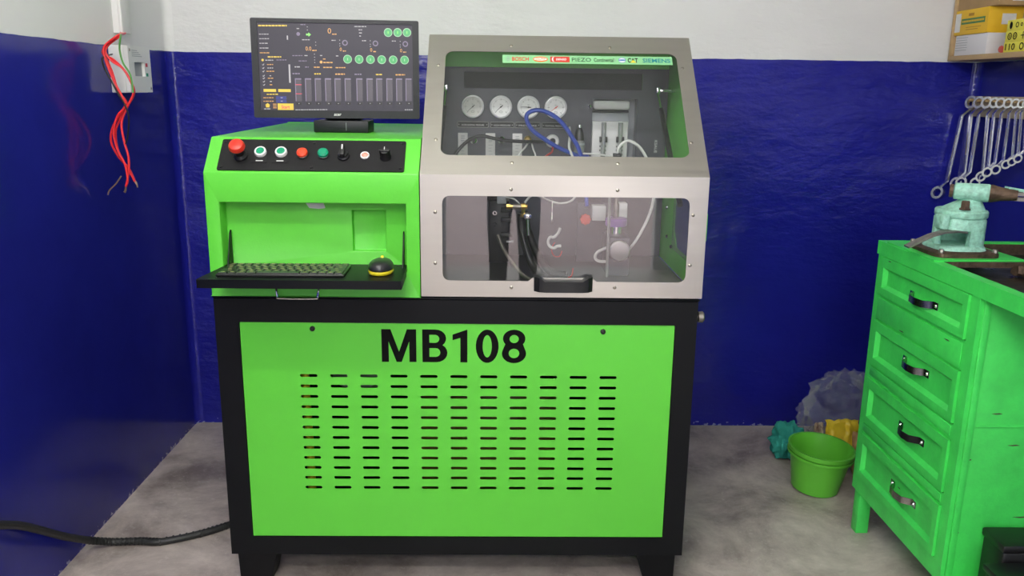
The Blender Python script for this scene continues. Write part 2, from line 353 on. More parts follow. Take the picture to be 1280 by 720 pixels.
# --- base: front frame as one welded ring, sides, back, feet
part('base_frame', sheet([[(X0, .098), (X1, .098), (X1, .856), (X0, .856)], rrect(-.696, .481, .153, .791, .004, 2)], .05).xf(FRONT(0, F+.05, 0)), BLACK, TB)
part('side_panel', MB().box(X0, X0+.012, F+.052, B, .098, .856, .002), BLACK, TB)
part('side_panel', MB().box(X1-.012, X1, F+.052, B, .098, .856, .002), BLACK, TB)
part('rear_panel', MB().box(X0+.013, X1-.013, B-.012, B, .098, .856), BLACK, TB)
part('base_plate', MB().box(X0+.013, X1-.013, F+.052, B-.013, .098, .112), BLACK, TB)
part('worktop', MB().box(X0-.004, X1+.004, F+.002, B, .857, .862, .001), BLACK, TB)
def foot(xa, xb, ya, yb, s):
    a, b = (xa, xb-.022) if s > 0 else (xa+.022, xb)
    a += .006*(s < 0); b -= 0
    return MB().loft([[(a, ya+.01, 0), (b, ya+.01, 0), (b, yb-.01, 0), (a, yb-.01, 0)], [(xa, ya, .0975), (xb, ya, .0975), (xb, yb, .0975), (xa, yb, .0975)]])
for xa, xb, s in ((-.742, -.632, 1), (.408, .520, -1)):
    for ya, yb in ((F+.004, F+.11), (B-.115, B-.005)): part('foot', foot(xa, xb, ya, yb, s), BLACK, TB, smooth=False)
# --- perforated front panel
slots = [rrect(-.5395+.082*i, -.492+.082*i, .6345-.03025*j, .6435-.03025*j, .0044, 3) for i in range(11) for j in range(12)]
FP = part('front_panel', sheet([rrect(-.6945, .4795, .1545, .7895, .002, 2)]+slots, .0025).xf(FRONT(0, F+.006, 0)), GREEN, TB, smooth=False, label='green perforated front panel with rows of slots')
for x, z in ((-.5, .773), (.285, .771)):
    part('bolt', MB().lathe([(0, .006), (.004, .006), (.0068, .004), (.0075, 0), (.0075, -.001)], 14).xf(FRONT(x, F+.0032, z)), DSCREW, FP)
# lettering MB108 drawn as outlines
def arc(cx, cy, rx, ry, a0, a1, k=12): return [(cx+rx*math.cos(math.radians(a0+(a1-a0)*i/k)), cy+ry*math.sin(math.radians(a0+(a1-a0)*i/k))) for i in range(k+1)]
H_ = .0925
def glyph(ch):
    if ch == 'M': w = .094; return w, [[(0, 0), (.019, 0), (.019, .058), (.040, 0), (.054, 0), (.075, .058), (.075, 0), (w, 0), (w, H_), (.069, H_), (.047, .029), (.025, H_), (0, H_)]]
    if ch == 'B':
        o = [(0, 0), (.038, 0)]+arc(.038, .0265, .030, .0265, -90, 55, 8)+arc(.036, .0675, .0285, .025, -50, 90, 8)+[(0, H_)]
        return .068, [o, [(.019, .015)]+arc(.036, .0275, .0125, .0125, -90, 90, 8)+[(.019, .040)], [(.019, .055)]+arc(.035, .0663, .011, .0113, -90, 90, 8)+[(.019, .0776)]]
    if ch == '1': return .040, [[(.021, 0), (.040, 0), (.040, H_), (.038, H_), (0, .0785), (0, .063), (.021, .0695)]]
    if ch == '0': return .062, [arc(.031, H_/2, .031, H_/2+.001, 0, 352, 28), arc(.031, H_/2, .0125, H_/2-.0145, 0, 350, 24)]
    if ch == '8':
        return .066, [arc(.033, .026, .033, .0272, -200, 20, 20)+arc(.033, .0685, .0305, .0252, -38, 218, 22), arc(.033, .0265, .0145, .0135, 0, 350, 18), arc(.033, .0675, .0125, .0115, 0, 350, 18)]
LET = MB()
for ch, x in zip('MB108', (-.315, -.2045, -.1225, -.0595, .0115)):
    w, lp = glyph(ch); LET.join(sheet(lp, .0008), FRONT(x, F+.0036, .6805))
part('model_lettering', LET, INKB, FP, smooth=False, label='black lettering reading MB108')
part('latch_knob', MB().lathe([(0, 0), (.008, 0), (.008, .008), (.015, .010), (.016, .022), (.011, .026), (0, .026)], 16).xf(frame((X1, 2.205, .806), (0, 1, 0), (0, 0, 1))), BARE, TB)
# --- what shows through the slots
part('coolant_pipe', MB().tube([(-.530, 2.22, .12), (-.532, 2.22, .4), (-.535, 2.225, .7), (-.52, 2.34, .8)], .011, 10), YELLOW, TB)
part('oil_tank', MB().box(-.24, .18, 2.29, 2.8, .13, .56, .02), OIL, TB)
part('drive_motor', MB().lathe([(0, 0), (.09, 0), (.1, .02), (.1, .3), (.08, .34), (0, .34)], 24).xf(frame((-.42, 2.38, .60), (1, 0, 0), (0, 0, 1)) @ Matrix.Translation((0, 0, -.34))), GREYP, TB)

# --- console housing (left): folded green sheet with a recess for the keyboard shelf
CX0, CX1 = -.762, -.2075; Z0, ZK, ZT = .8625, 1.19, 1.2755; YK = 2.252
hb = MB()
def quad(*p): hb.add(p, [tuple(range(len(p)))])
prof = [(F, Z0), (F, ZK), (YK, ZT), (B, ZT+.004), (B, Z0)]
for x in (CX0, CX1): quad(*[(x, y, z) for y, z in prof])
quad((CX0, F, ZK), (CX1, F, ZK), (CX1, YK, ZT), (CX0, YK, ZT)); quad((CX0, YK, ZT), (CX1, YK, ZT), (CX1, B, ZT+.004), (CX0, B, ZT+.004))
quad((CX0, B, Z0), (CX1, B, Z0), (CX1, B, ZT+.004), (CX0, B, ZT+.004)); quad((CX0, F, Z0), (CX1, F, Z0), (CX1, B, Z0), (CX0, B, Z0))
def hole_face(y, ox0, ox1, oz0, oz1, ix0, ix1, iz0, iz1):
    O = [(ox0, y, oz0), (ox1, y, oz0), (ox1, y, oz1), (ox0, y, oz1)]; I = [(ix0, y, iz0), (ix1, y, iz0), (ix1, y, iz1), (ix0, y, iz1)]
    hb.add(O+I, [(i, (i+1) % 4, 4+(i+1) % 4, 4+i) for i in range(4)])
def well(y0, y1, x0, x1, z0, z1):
    a = [(x0, z0), (x1, z0), (x1, z1), (x0, z1)]
    hb.add([(x, y0, z) for x, z in a]+[(x, y1, z) for x, z in a], [(i, (i+1) % 4, 4+(i+1) % 4, 4+i) for i in range(4)])
R1 = (-.726, -.243, .930, 1.113); R2 = (-.392, -.303, .977, 1.088); YR = 2.222
hole_face(F, CX0, CX1, Z0, ZK, *R1); well(F, YR, *R1); hole_face(YR, *R1, *R2); well(YR, YR+.022, *R2)
quad(*[(x, YR+.022, z) for x, z in ((R2[0], R2[2]), (R2[1], R2[2]), (R2[1], R2[3]), (R2[0], R2[3]))])
bm = bmesh.new(); vv = [bm.verts.new(p) for p in hb.v]
for f in hb.f: bm.faces.new([vv[i] for i in f])
bmesh.ops.remove_doubles(bm, verts=bm.verts[:], dist=1e-5)
bmesh.ops.bevel(bm, geom=[e for e in bm.edges if len(e.link_faces) == 2], offset=.0022, segments=2, profile=.5, affect='EDGES')
CH = part('console_housing', MB().bm(bm), GREEN, TB, ang=50)
part('torn_sticker', sheet([rounded([(-.515, 1.108), (-.4675, 1.1095), (-.462, 1.093), (-.48, 1.091), (-.505, 1.093)], .002, 2)], .0006).xf(FRONT(0, YR-.0005, 0)), OFFW, CH)
# fold-out keyboard shelf
KS = part('keyboard_shelf', sheet([rounded([(-.745, 2.016), (-.2395, 2.016), (-.2455, 2.214), (-.7235, 2.214)], .003, 2)], .022).xf(Matrix.Translation((0, 0, .9205))), BLACK, TB, label='black fold-out keyboard shelf')
for x, y in ((-.70, 2.035), (-.49, 2.035), (-.272, 2.035), (-.70, 2.2), (-.47, 2.2), (-.27, 2.2)):
    part('screw', MB().lathe([(0, .0012), (.003, .0012), (.004, 0)], 10).xf(Matrix.Translation((x, y, .9425))), DSCREW, KS)
for x in (-.712, -.252):
    part('shelf_stay', sheet([[(0, 0), (.045, 0), (.012, .085), (.003, .092), (0, .09)]], .003).xf(frame((x, 2.212, .9425), (0, -1, 0), (0, 0, 1))), BLACK, TB, smooth=False)
part('drawer_pull', MB().tube([(-.585, F, .888), (-.585, F-.018, .887), (-.582, F-.022, .868), (-.575, F-.024, .8635), (-.485, F-.024, .8635), (-.477, F-.022, .868), (-.474, F-.018, .887), (-.474, F, .888)], .0033, 8, 3), CHROME, TB)

# --- control panel on the sloped face
SD = Vector((0, YK-F, ZT-ZK)).normalized(); SF = lambda x, v, d=0: frame(Vector((x, F, ZK))+SD*v+Vector((1, 0, 0)).cross(SD)*d, (1, 0, 0), SD)
CP = part('control_panel', sheet([rrect(-.7275, -.2465, .0055, .1075, .005, 4)], .003).xf(SF(0, 0, .0008)), PLATEB, TB, label='black control panel with a row of buttons and switches')
PT = .0038
for x, v in ((-.720, .098), (-.717, .0155), (-.485, .0165), (-.487, .0976), (-.256, .100), (-.2555, .0165)):
    part('screw', MB().lathe([(0, .002), (.0028, .002), (.0042, 0)], 12).xf(SF(x, v, PT)), DSCREW, CP)
L_ = lambda prof, x, v, d=0, seg=24: MB().lathe(prof, seg).xf(SF(x, v, PT+d))
part('emergency_stop_collar', L_([(0, 0), (.0175, 0), (.0175, .006), (.012, .012), (.0105, .034), (0, .034)], -.672, .050), RUBBER, CP)
part('emergency_stop_cap', L_([(0, .052), (.011, .052), (.0178, .049), (.0208, .042), (.0205, .036), (.014, .033), (0, .033)], -.672, .050), RED, CP, label='red mushroom emergency stop cap')
for x in (-.622, -.5685):
    part('button_plate', sheet([rrect(-.021, .021, -.026, .022, .001, 1)], .0006).xf(SF(x, .0555, PT)), PLATEB, CP)
    part('button_caption', MB().box(-.009, .009, -.0012, .0012, 0, .0004).xf(SF(x, .036, PT+.0008)), WHITEP, CP)
    part('push_button_ring', L_([(.0108, .010), (.0145, .0095), (.0155, .007), (.0155, 0), (.0108, 0)], x, .0625), WHITEP, CP)
    part('push_button', L_([(0, .0108), (.0100, .0103), (.0107, .008), (.0107, 0), (0, 0)], x, .0625), TEALB, CP, label='round green push button')
for x, m, l in ((-.513, REDL, 'round red push button'), (-.459, TEALB, 'round plain green push button')):
    part('button_base', L_([(.012, 0), (.0158, 0), (.0158, .004), (.012, .006)], x, .059), RUBBER, CP)
    part('push_button', L_([(0, .0145), (.010, .014), (.0138, .011), (.0145, .0), (0, 0)], x, .059), m, CP, label=l)
def selector(x, v, ang, pointer):
    part('selector_base', L_([(0, 0), (.016, 0), (.0155, .005), (.012, .008), (.0115, .014), (0, .014)], x, v), RUBBER, CP)
    k = MB().box(-.0055, .0055, -.016, .018, .012, .028, .0025).xf(SF(x, v, PT) @ Matrix.Rotation(math.radians(ang), 4, 'Z'))
    part('selector_knob', k, RUBBER, CP)
    if pointer: part('selector_pointer', MB().box(-.0016, .0016, .001, .0165, .0284, .0292).xf(SF(x, v, PT) @ Matrix.Rotation(math.radians(ang), 4, 'Z')), WHITEP, CP)
selector(-.406, .054, 3, True); 
part('pilot_lamp_ring', L_([(.0085, .003), (.0115, .003), (.012, 0), (.0085, 0)], -.351, .0575), WHITEP, CP)
part('pilot_lamp', L_([(0, .0045), (.006, .004), (.0086, .002), (.0086, 0), (0, 0)], -.351, .0575), PALE, CP)
part('dial_knob', L_([(0, 0), (.0155, 0), (.0145, .004), (.0115, .008), (.0105, .026), (0, .027)], -.297, .0535), RUBBER, CP)
part('dial_grip', MB().box(-.0135, .0135, -.004, .004, .008, .030, .002).xf(SF(-.297, .0535, PT)), RUBBER, CP)
part('dial_mark', MB().box(-.0009, .0009, .000, .009, .0303, .0309).xf(SF(-.297, .0535, PT)), WHITEP, CP)

# --- hood (right)
HX0, HX1 = -.205, .5465; HT = 1.5565; HY = 2.52
HD = Vector((0, HY-F, HT-ZK)).normalized(); HL = Vector((0, HY-F, HT-ZK)).length
HF = lambda x, v, d=0: frame(Vector((x, F, ZK))+HD*v+Vector((1, 0, 0)).cross(HD)*d, (1, 0, 0), HD)
UW = rrect(-.155, .502, .064, .442, .024, 6)
LW = rounded([(-.148, .9105), (.080, .9105), (.092, .9205), (.250, .9205), (.262, .9105), (.499, .9105), (.499, 1.1365), (-.148, 1.1365)], [.022, .006, .006, .006, .006, .022, .022, .022])
hs = MB(); hs.join(sheet([[(HX0, -.0005), (HX1, -.0005), (HX1, HL), (HX0, HL)], UW], .002), HF(0, 0, 0))
HSU = part('hood_upper_frame', hs, STEEL, TB, smooth=False, label='sloping brushed stainless steel hood frame')
hl = sheet([rrect(HX0, HX1, .8665, ZK+.001, .0015, 2), LW], .002).xf(FRONT(0, F, 0))
HSL = part('hood_lower_frame', hl, STEEL, TB, smooth=False, label='vertical brushed stainless steel hood frame')
part('upper_pane', sheet([rrect(-.172, .518, .048, .458, .01, 3)], .003).xf(HF(0, 0, -.0035)), PANE, TB, smooth=False, label='clear acrylic sheet in the sloping hood')
part('lower_pane', sheet([rrect(-.168, .518, .892, 1.152, .01, 3)], .003).xf(FRONT(0, F+.0038, 0)), LOWPANE, TB, smooth=False, label='clear acrylic sheet in the vertical hood front')
SCR = [(0, .0022), (.002, .0022), (.0045, .0008), (.0048, 0), (.0048, -.0005)]
for x, v in ((.031, .4655), (-.174, .3863), (-.169, .116), (.033, .041), (.314, .464), (.515, .386), (.511, .115), (.310, .042)):
    part('screw', MB().lathe(SCR, 12).xf(HF(x, v, .002)), SCREW, HSU)
for x, z in ((.031, 1.154), (-.166, 1.093), (-.167, .957), (.035, .893), (.308, 1.155), (.509, 1.092), (.509, .957), (.311, .895)):
    part('screw', MB().lathe(SCR, 12).xf(FRONT(x, F-.002, z)), SCREW, HSL)
hd = MB().loft([[(x, F-.002, z0), (x, F-.002, z1), (x, yy, z1-.001), (x, yy, z0+.001)] for x, yy, z0, z1 in ((.095, F-.016, .886, .927), (.108, F-.030, .886, .926), (.124, F-.034, .886, .9165), (.222, F-.034, .886, .9165), (.238, F-.030, .886, .926), (.250, F-.016, .886, .927))])
part('hood_handle', hd, RUBBER, TB, ang=20, label='black pull handle')
# side sheets, top, back: green outside and in
def sidehole(): return rounded([(2.215, .942), (2.50, .942), (2.552, .99), (2.552, 1.145), (2.215, 1.145)], .012, 3)
sp = [(F+.006, .8665), (B, .8665), (B, HT-.002), (HY+.003, HT-.002), (F+.006, ZK-.004)]
part('hood_side', sheet([sp], .0025).xf(frame((HX0+.004, 0, 0), (0, 1, 0), (0, 0, 1))), GREEN, TB, smooth=False)
part('hood_side', sheet([sp, sidehole()], .0025).xf(frame((HX1-.0045, 0, 0), (0, 1, 0), (0, 0, 1))), GREEN, TB, smooth=False)
part('side_pane', sheet([rrect(2.205, 2.562, .932, 1.155, .01, 3)], .002).xf(frame((HX1-.0075, 0, 0), (0, 1, 0), (0, 0, 1))), PANE, TB, smooth=False)
part('hood_top', MB().box(HX0, HX1, HY+.002, B, HT-.002, HT, .0008), GREEN, TB)
part('hood_rear', MB().box(HX0+.008, HX1-.008, B-.004, B-.001, .8665, HT-.003), GREEN, TB)
part('side_grip', MB().tube([(HX1-.001, 2.235, 1.012), (HX1+.014, 2.235, 1.012), (HX1+.016, 2.235, 1.02), (HX1+.016, 2.235, 1.078), (HX1+.014, 2.235, 1.086), (HX1-.001, 2.235, 1.086)], .0025, 8, 3), GREEN, TB)
# inner chamber: deck, back panel
PY = 2.74
part('chamber_deck', MB().box(HX0+.008, HX1-.008, F+.012, PY+.02, .8632, .866), FLOORIN, TB)
IP = part('instrument_panel', sheet([[(-.196, .868), (.538, .868), (.538, 1.474), (-.196, 1.474)], rrect(-.115, .455, 1.408, 1.4595, .002, 2), rrect(.297, .441, 1.13, 1.380, .002, 2)], .003).xf(FRONT(0, PY+.003, 0)), PANELD, TB, smooth=False, label='dark grey instrument panel inside the hood')
part('panel_slot', MB().box(-.12, .46, PY+.035, PY+.038, 1.40, 1.466), DARK, IP)
part('upper_back_sheet', MB().box(-.196, .538, PY, PY+.003, 1.4745, HT-.003), GREEN, TB)
# --- gauges
def gauge(x, ang, m_needle, face):
    z = 1.3515
    bz = part('gauge', MB().lathe([(.0300, .020), (.0312, .0235), (.0350, .0225), (.036, .018), (.036, 0), (.0300, 0)], 36).xf(FRONT(x, PY-.0003, z)), RIMM, TB, label='round pressure gauge with chrome rim')
    part('dial_face', MB().lathe([(0, .0175), (.0301, .0175), (.0301, .012), (0, .012)], 36).xf(FRONT(x, PY, z)), face, bz)
    tk = MB()
    for i in range(25):
        a = math.radians(225-270*i/24); r0 = .0225 if i % 4 else .0205; w = .0003 if i % 4 else .0006
        tk.join(MB().box(r0, .0265, -w, w, .0176, .0179), FRONT(x, PY, z) @ Matrix.Rotation(a, 4, 'Z'))
    tk.join(text('bar', .006, .0035), FRONT(x, PY-.0177, z+.008)); tk.join(sheet([rrect(-.005, .005, -.0185, -.0125, .002, 2), rrect(-.0042, .0042, -.0178, -.0132, .0015, 2)], .0003), FRONT(x, PY-.0177, z))
    part('dial_marks', tk, INKB, bz, smooth=False)
    nd = MB().add([(-.008, -.0014, .0186), (.022, -.0003, .0186), (.022, .0003, .0186), (-.008, .0014, .0186), (-.008, -.0014, .0192), (.022, -.0003, .0192), (.022, .0003, .0192), (-.008, .0014, .0192)], [(0, 1, 2, 3), (4, 5, 6, 7), (0, 1, 5, 4), (1, 2, 6, 5), (2, 3, 7, 6), (3, 0, 4, 7)])
    nd.join(MB().lathe([(0, .0178), (.0026, .0178), (.0026, .0198), (0, .0198)], 12), Matrix.Translation((-.0, 0, 0)))
    part('needle', nd.xf(FRONT(x, PY, z) @ Matrix.Rotation(math.radians(ang), 4, 'Z')), m_needle, bz, smooth=False)
GF2 = mat('gauge_face_dim', (.62, .61, .57), .45)
gauge(-.086, 222, INKB, GF2); gauge(.0035, 222, INKB, GAUGEF); gauge(.0915, 176, INKB, GAUGEF); gauge(.1785, 218, RED, GAUGEF)
# name plates under the gauges
for x0, x1, t in ((-.137, -.035, 'INTER NORMAL PRESSURE'), (-.031, .047, 'HIGH PRESSURE'), (.049, .132, 'PRESSURE'), (.135, .218, 'PUMP RAIL PRESSURE')):
    z0, z1 = 1.2845, 1.305
    pl = part('name_plate', sheet([rrect(x0, x1, z0, z1, .003, 3)], .0012).xf(FRONT(0, PY-.0002, 0)), PLATEB, IP)
    pr_ = MB().join(sheet([rrect(x0+.001, x1-.001, z0+.001, z1-.001, .0028, 3), rrect(x0+.0017, x1-.0017, z0+.0017, z1-.0017, .0024, 3)], .0003), FRONT(0, PY-.0016, 0))
    pr_.join(text(t, (x1-x0)*.70, .0055), FRONT((x0+x1)/2, PY-.0016, (z0+z1)/2-.0015))
    for xx in (x0+.006, x1-.006): pr_.join(MB().lathe([(0, .0008), (.0012, .0008), (.0014, 0)], 8), FRONT(xx, PY-.0016, (z0+z1)/2))
    part('plate_print', pr_, OFFW, pl, smooth=False)
# flow scale plates and ports
for x in (-.1185, -.0295, .0575):
    pl = part('scale_plate', MB().box(x-.0155, x+.0155, PY-.0035, PY-.0003, 1.105, 1.268, .0008), OFFW, IP)
    mk = MB()
    for i in range(14): mk.box(x-.006, x+(.004 if i % 3 else .008), PY-.0042, PY-.0036, 1.112+i*.0098, 1.1132+i*.0098)
    for i in range(3): mk.join(MB().box(-.006, .006, -.0012, .0012, 0, .0006), FRONT(x, PY-.0036, 1.258-i*.007))
    part('scale_marks', mk, GREYP, pl, smooth=False)
PORT = [(.006, .012), (.0095, .014), (.012, .011), (.0125, 0), (.006, 0)]
for x, z, s, m in ((-.083, 1.245, 1, CHROME), (.007, 1.248, 1, CHROME), (.091, 1.249, 1, BRASS), (.171, 1.245, 1.75, WHITEP)):
    pt = part('port_ring', MB().lathe(PORT, 20).xf(FRONT(x, PY-.0003, z) @ Matrix.Scale(s, 4)), m, IP)
    part('port_plug', MB().lathe([(0, .008), (.0055, .008), (.0059, .002), (.0059, 0), (0, 0)], 16).xf(FRONT(x, PY-.0004, z) @ Matrix.Scale(s, 4)), RUBBER if m is not BRASS else BRASS, pt)
# hoses over the panel
part('black_hose', MB().tube([(-.185, 2.6, 1.10), (-.158, 2.66, 1.18), (-.135, 2.68, 1.211), (-.112, 2.68, 1.236), (-.087, 2.68, 1.254), (-.057, 2.68, 1.262), (-.024, 2.68, 1.256), (.014, 2.68, 1.249), (.065, 2.685, 1.246), (.115, 2.70, 1.2445), (.16, 2.725, 1.245)], .0055, 10, 4), RUBBER, TB)
part('blue_hose', MB().tube([(.30, 2.60, 1.10), (.278, 2.62, 1.20), (.25, 2.63, 1.207), (.227, 2.64, 1.213), (.182, 2.64, 1.232), (.139, 2.64, 1.257), (.103, 2.64, 1.283), (.085, 2.64, 1.31), (.085, 2.64, 1.332), (.107, 2.64, 1.344), (.137, 2.64, 1.342), (.172, 2.63, 1.325), (.202, 2.62, 1.296), (.228, 2.61, 1.258), (.246, 2.6, 1.225), (.262, 2.58, 1.15), (.27, 2.55, 1.06)], .0068, 10, 4), BLUEH, TB, label='bright blue hose looped in front of the gauges')
part('white_lead', MB().tube([(.094, 2.715, 1.243), (.08, 2.69, 1.225), (.062, 2.66, 1.205), (.05, 2.63, 1.15)], .0028, 8), WHOSE, TB)
part('white_lead', MB().tube([(.103, 2.715, 1.24), (.108, 2.69, 1.22), (.115, 2.68, 1.2), (.118, 2.66, 1.14)], .0026, 8), WHOSE, TB)
part('red_lead', MB().tube([(.171, 2.72, 1.235), (.168, 2.69, 1.215), (.15, 2.66, 1.205), (.13, 2.63, 1.19)], .003, 8), RED, TB)
part('white_lead', MB().tube([(.225, 2.73, 1.29), (.222, 2.67, 1.27), (.218, 2.65, 1.235), (.226, 2.63, 1.21), (.25, 2.6, 1.15)], .0038, 8), WHOSE, TB)
# air filter regulator
fx = .2535
fr_ = part('filter_regulator', MB().lathe([(0, -.045), (.014, -.045), (.0165, -.035), (.017, .002), (.013, .006), (.0, .006)], 20).xf(frame((fx, 2.69, 1.245), (1, 0, 0), (0, 1, 0))), CLEARH, TB)
part('regulator_cap', MB().lathe([(.0, .046), (.006, .046), (.0095, .04), (.0135, .030), (.0155, .012), (.0165, .007), (0, .007)], 20).xf(frame((fx, 2.69, 1.245), (1, 0, 0), (0, 1, 0))), RUBBER, fr_)
part('regulator_collar', MB().lathe([(.0168, -.008), (.0185, -.008), (.0185, -.002), (.0168, -.002)], 20).xf(frame((fx, 2.69, 1.245), (1, 0, 0), (0, 1, 0))), GREYP, fr_)
part('regulator_nub', MB().lathe([(0, .056), (.004, .055), (.0055, .05), (.0055, .045), (0, .045)], 12).xf(frame((fx, 2.69, 1.245), (1, 0, 0), (0, 1, 0))), CHROME, fr_)
# measuring cup bay on the right
bay = part('measuring_bay', MB().add([(.297, PY+.002, 1.13), (.441, PY+.002, 1.13), (.441, PY+.002, 1.38), (.297, PY+.002, 1.38), (.297, PY+.05, 1.13), (.441, PY+.05, 1.13), (.441, PY+.05, 1.38), (.297, PY+.05, 1.38)], [(0, 1, 5, 4), (1, 2, 6, 5), (2, 3, 7, 6), (3, 0, 4, 7), (4, 5, 6, 7)]), GREYP, TB, smooth=False)
part('bay_roller', MB().box(.300, .416, PY-.012, PY+.03, 1.347, 1.3745, .008, 3), OFFW, bay)
part('bay_lip', MB().box(.300, .416, PY+.012, PY+.03, 1.337, 1.344, .001), DARK, bay)
part('bay_backboard', MB().box(.298, .418, PY+.02, PY+.03, 1.135, 1.336, .002), GREYP, bay)
part('cup_board', MB().box(.2985, .4135, PY-.006, PY+.006, 1.135, 1.310, .002), WHITEP, bay)
for x in (.334, .388):
    part('measuring_tube', MB().lathe([(0, -.17), (.0075, -.17), (.0075, 0), (0, 0)], 14).xf(Matrix.Translation((x, PY-.018, 1.307))), CLEARH, bay)
    for dx in (-.009, .009):
        cl = MB().box(x+dx-.0035, x+dx+.0035, PY-.026, PY-.01, 1.244, 1.262, .0015)
        part('tube_clip', cl, RUBBER, bay)
        dm = MB()
        for i in range(7): dm.box(x+dx-.0015, x+dx+.0015, PY-.0085, PY-.0065, 1.15+.013*i, 1.1555+.013*i)
        part('tube_scale', dm, RUBBER, bay, smooth=False)
part('bay_knob', MB().lathe([(.003, .01), (.0055, .009), (.006, 0), (.003, 0)], 14).xf(FRONT(.287, PY-.0003, 1.357)), CHROME, IP)
# gas struts with lettering
for x in (.492, -.168):
    st = part('gas_strut', MB().tube([(x+.010*(1 if x > 0 else -1), 2.30, 1.10), (x, 2.60, 1.352)], .008, 12, 1), RUBBER, TB)
    part('strut_rod', MB().tube([(x, 2.60, 1.352), (x-.002*(1 if x > 0 else -1), 2.665, 1.405)], .0035, 8, 1), CHROME, st)
    part('strut_ball', MB().box(x-.006, x+.006, 2.658, 2.674, 1.398, 1.418, .002), CHROME, st)
part('strut_bracket', MB().box(.494, .537, 2.66, 2.672, 1.404, 1.412, .001), CHROME, TB)
part('strut_lettering', text('KSAUE', .040, .0095, bold=.01).xf(frame((.507, PY-.001, 1.231), (0, 0, -1), (1, 0, 0))), OFFW, IP, smooth=False, label='small white vertical lettering')
# logo strip
LS = part('logo_strip', MB().box(.0065, .4895, .4, .4312, 0, .0006).xf(HF(0, 0, -.0004)), mat('mint_print', (.25, .58, .27), .45), TB, smooth=False, label='pale green sticker strip printed with a row of maker logos')
INK = {k: mat('ink_'+k, c, .5) for k, c in dict(red=(.62, .05, .03), orange=(.75, .18, .03), white=(.85, .85, .82), dark=(.02, .05, .03), black=(.008, .01, .008), teal=(.0, .20, .24), blue=(.05, .16, .42), yellow=(.8, .65, .03), grey=(.28, .36, .30)).items()}
LM = lambda x, d=.0006: HF(x*.915, .4156, d-.0002) @ Matrix.Diagonal((.915, 1.25, 1, 1))
def mark(nm, mb, ink): part(nm, mb, INK[ink], LS, smooth=False)
ell = lambda a, b, k=24: [(a*math.cos(2*math.pi*i/k), b*math.sin(2*math.pi*i/k)) for i in range(k)]
mark('logo_ring', sheet([circ(0, 0, .0075), circ(0, 0, .0066)], .0003).xf(LM(.0245)).join(MB().box(-.005, .005, -.0008, .0008, 0, .0003), LM(.0245)).join(MB().box(-.0012, .0012, -.005, .005, 0, .0003), LM(.0245)), 'grey')
mark('logo_text', text('BOSCH', .052, .0125, bold=.02).xf(LM(.0625)), 'red')
mark('logo_oval', sheet([ell(.0235, .0085)], .0003).xf(LM(.1245)), 'orange'); mark('logo_oval_band', sheet([ell(.020, .0045)], .0003).xf(LM(.1245, .0010)), 'white')
mark('logo_text', text('DELPHI', .030, .0058, bold=.01, shear=.2).xf(LM(.1245, .0014)), 'orange')
mark('logo_block', MB().box(-.030, .030, -.0085, .0085, 0, .0003).xf(LM(.185)), 'red'); mark('logo_crescent', sheet([arc(-.016, 0, .009, .0082, 90, 270, 12)+arc(-.016, 0, .005, .0082, 270, 90, 12)], .0003).xf(LM(.185, .0010)), 'white')
mark('logo_text', text('DENSO', .032, .0062, bold=.02, shear=.2).xf(LM(.189, .0010)), 'white')
mark('logo_text', text('PIEZO', .060, .0115).xf(LM(.252)), 'dark')
mark('logo_text', text('Continental', .062, .0115, bold=.015).xf(LM(.3215)), 'dark'); mark('logo_stroke', MB().box(-.0012, .0012, -.005, .005, 0, .0003).xf(LM(.3565) @ Matrix.Rotation(.4, 4, 'Z')), 'grey')
mark('logo_disc', sheet([ell(.0115, .0078)], .0003).xf(LM(.3785)), 'white'); mark('logo_disc_band', sheet([ell(.011, .0026)], .0003).xf(LM(.3785, .0010)), 'blue'); mark('logo_disc_ring', sheet([ell(.0115, .0078), ell(.0102, .0067)], .0003).xf(LM(.3785, .0010)), 'blue')
mark('logo_text', text('CAT', .032, .0145, bold=.03).xf(LM(.412)), 'black'); mark('logo_triangle', sheet([[(-.009, -.0075), (.010, -.0075), (.0005, .001)]], .0003).xf(LM(.412, .0011)), 'yellow')
mark('logo_text', text('SIEMENS', .086, .0125, bold=.015).xf(LM(.4855)), 'teal')

# --- lower chamber fittings
vb = part('valve_block', MB().box(-.030, .031, 2.46, 2.56, .9, 1.085, .004), RUBBER, TB, label='black solenoid valve block')
part('valve_riser', MB().box(-.035, .005, 2.47, 2.6, 1.085, 1.20, .004), RUBBER, TB)
part('solenoid_plug', MB().box(-.006, .022, 2.452, 2.48, 1.078, 1.104, .003), GREYP, vb)
for x, z in ((-.012, 1.05), (-.012, 1.015)):
    part('socket_screw', MB().lathe([(.0035, .006), (.0065, .006), (.007, 0), (.0035, 0)], 14).xf(FRONT(x, 2.46, z)), CHROME if z > 1.03 else DSCREW, vb)
for z in (.985, 1.03, 1.06): part('block_rib', MB().box(.006, .04, 2.448, 2.47, z-.007, z+.007, .002), RUBBER, vb)
part('block_rib', MB().box(.022, .045, 2.447, 2.462, .963, .969, .001), GREYP, vb)
bf = part('brass_tee', MB().lathe([(.0, 0), (.008, 0), (.008, .012), (.0055, .012), (.0055, .02), (0, .02)], 6).xf(frame((.022, 2.43, 1.0735), (0, 1, 0), (0, 0, 1))), BRASS, TB)
part('steel_coupling', MB().lathe([(0, .0), (.0085, .0), (.0085, .024), (0, .024)], 8).xf(frame((.04, 2.43, 1.0735), (0, 1, 0), (0, 0, 1))), BARE, bf)
part('brass_elbow', MB().lathe([(0, 0), (.010, 0), (.010, .012), (.0065, .013), (.0065, .018), (0, .018)], 8).xf(frame((.065, 2.43, 1.0735), (0, 1, 0), (0, 0, 1))), BRASS, bf)
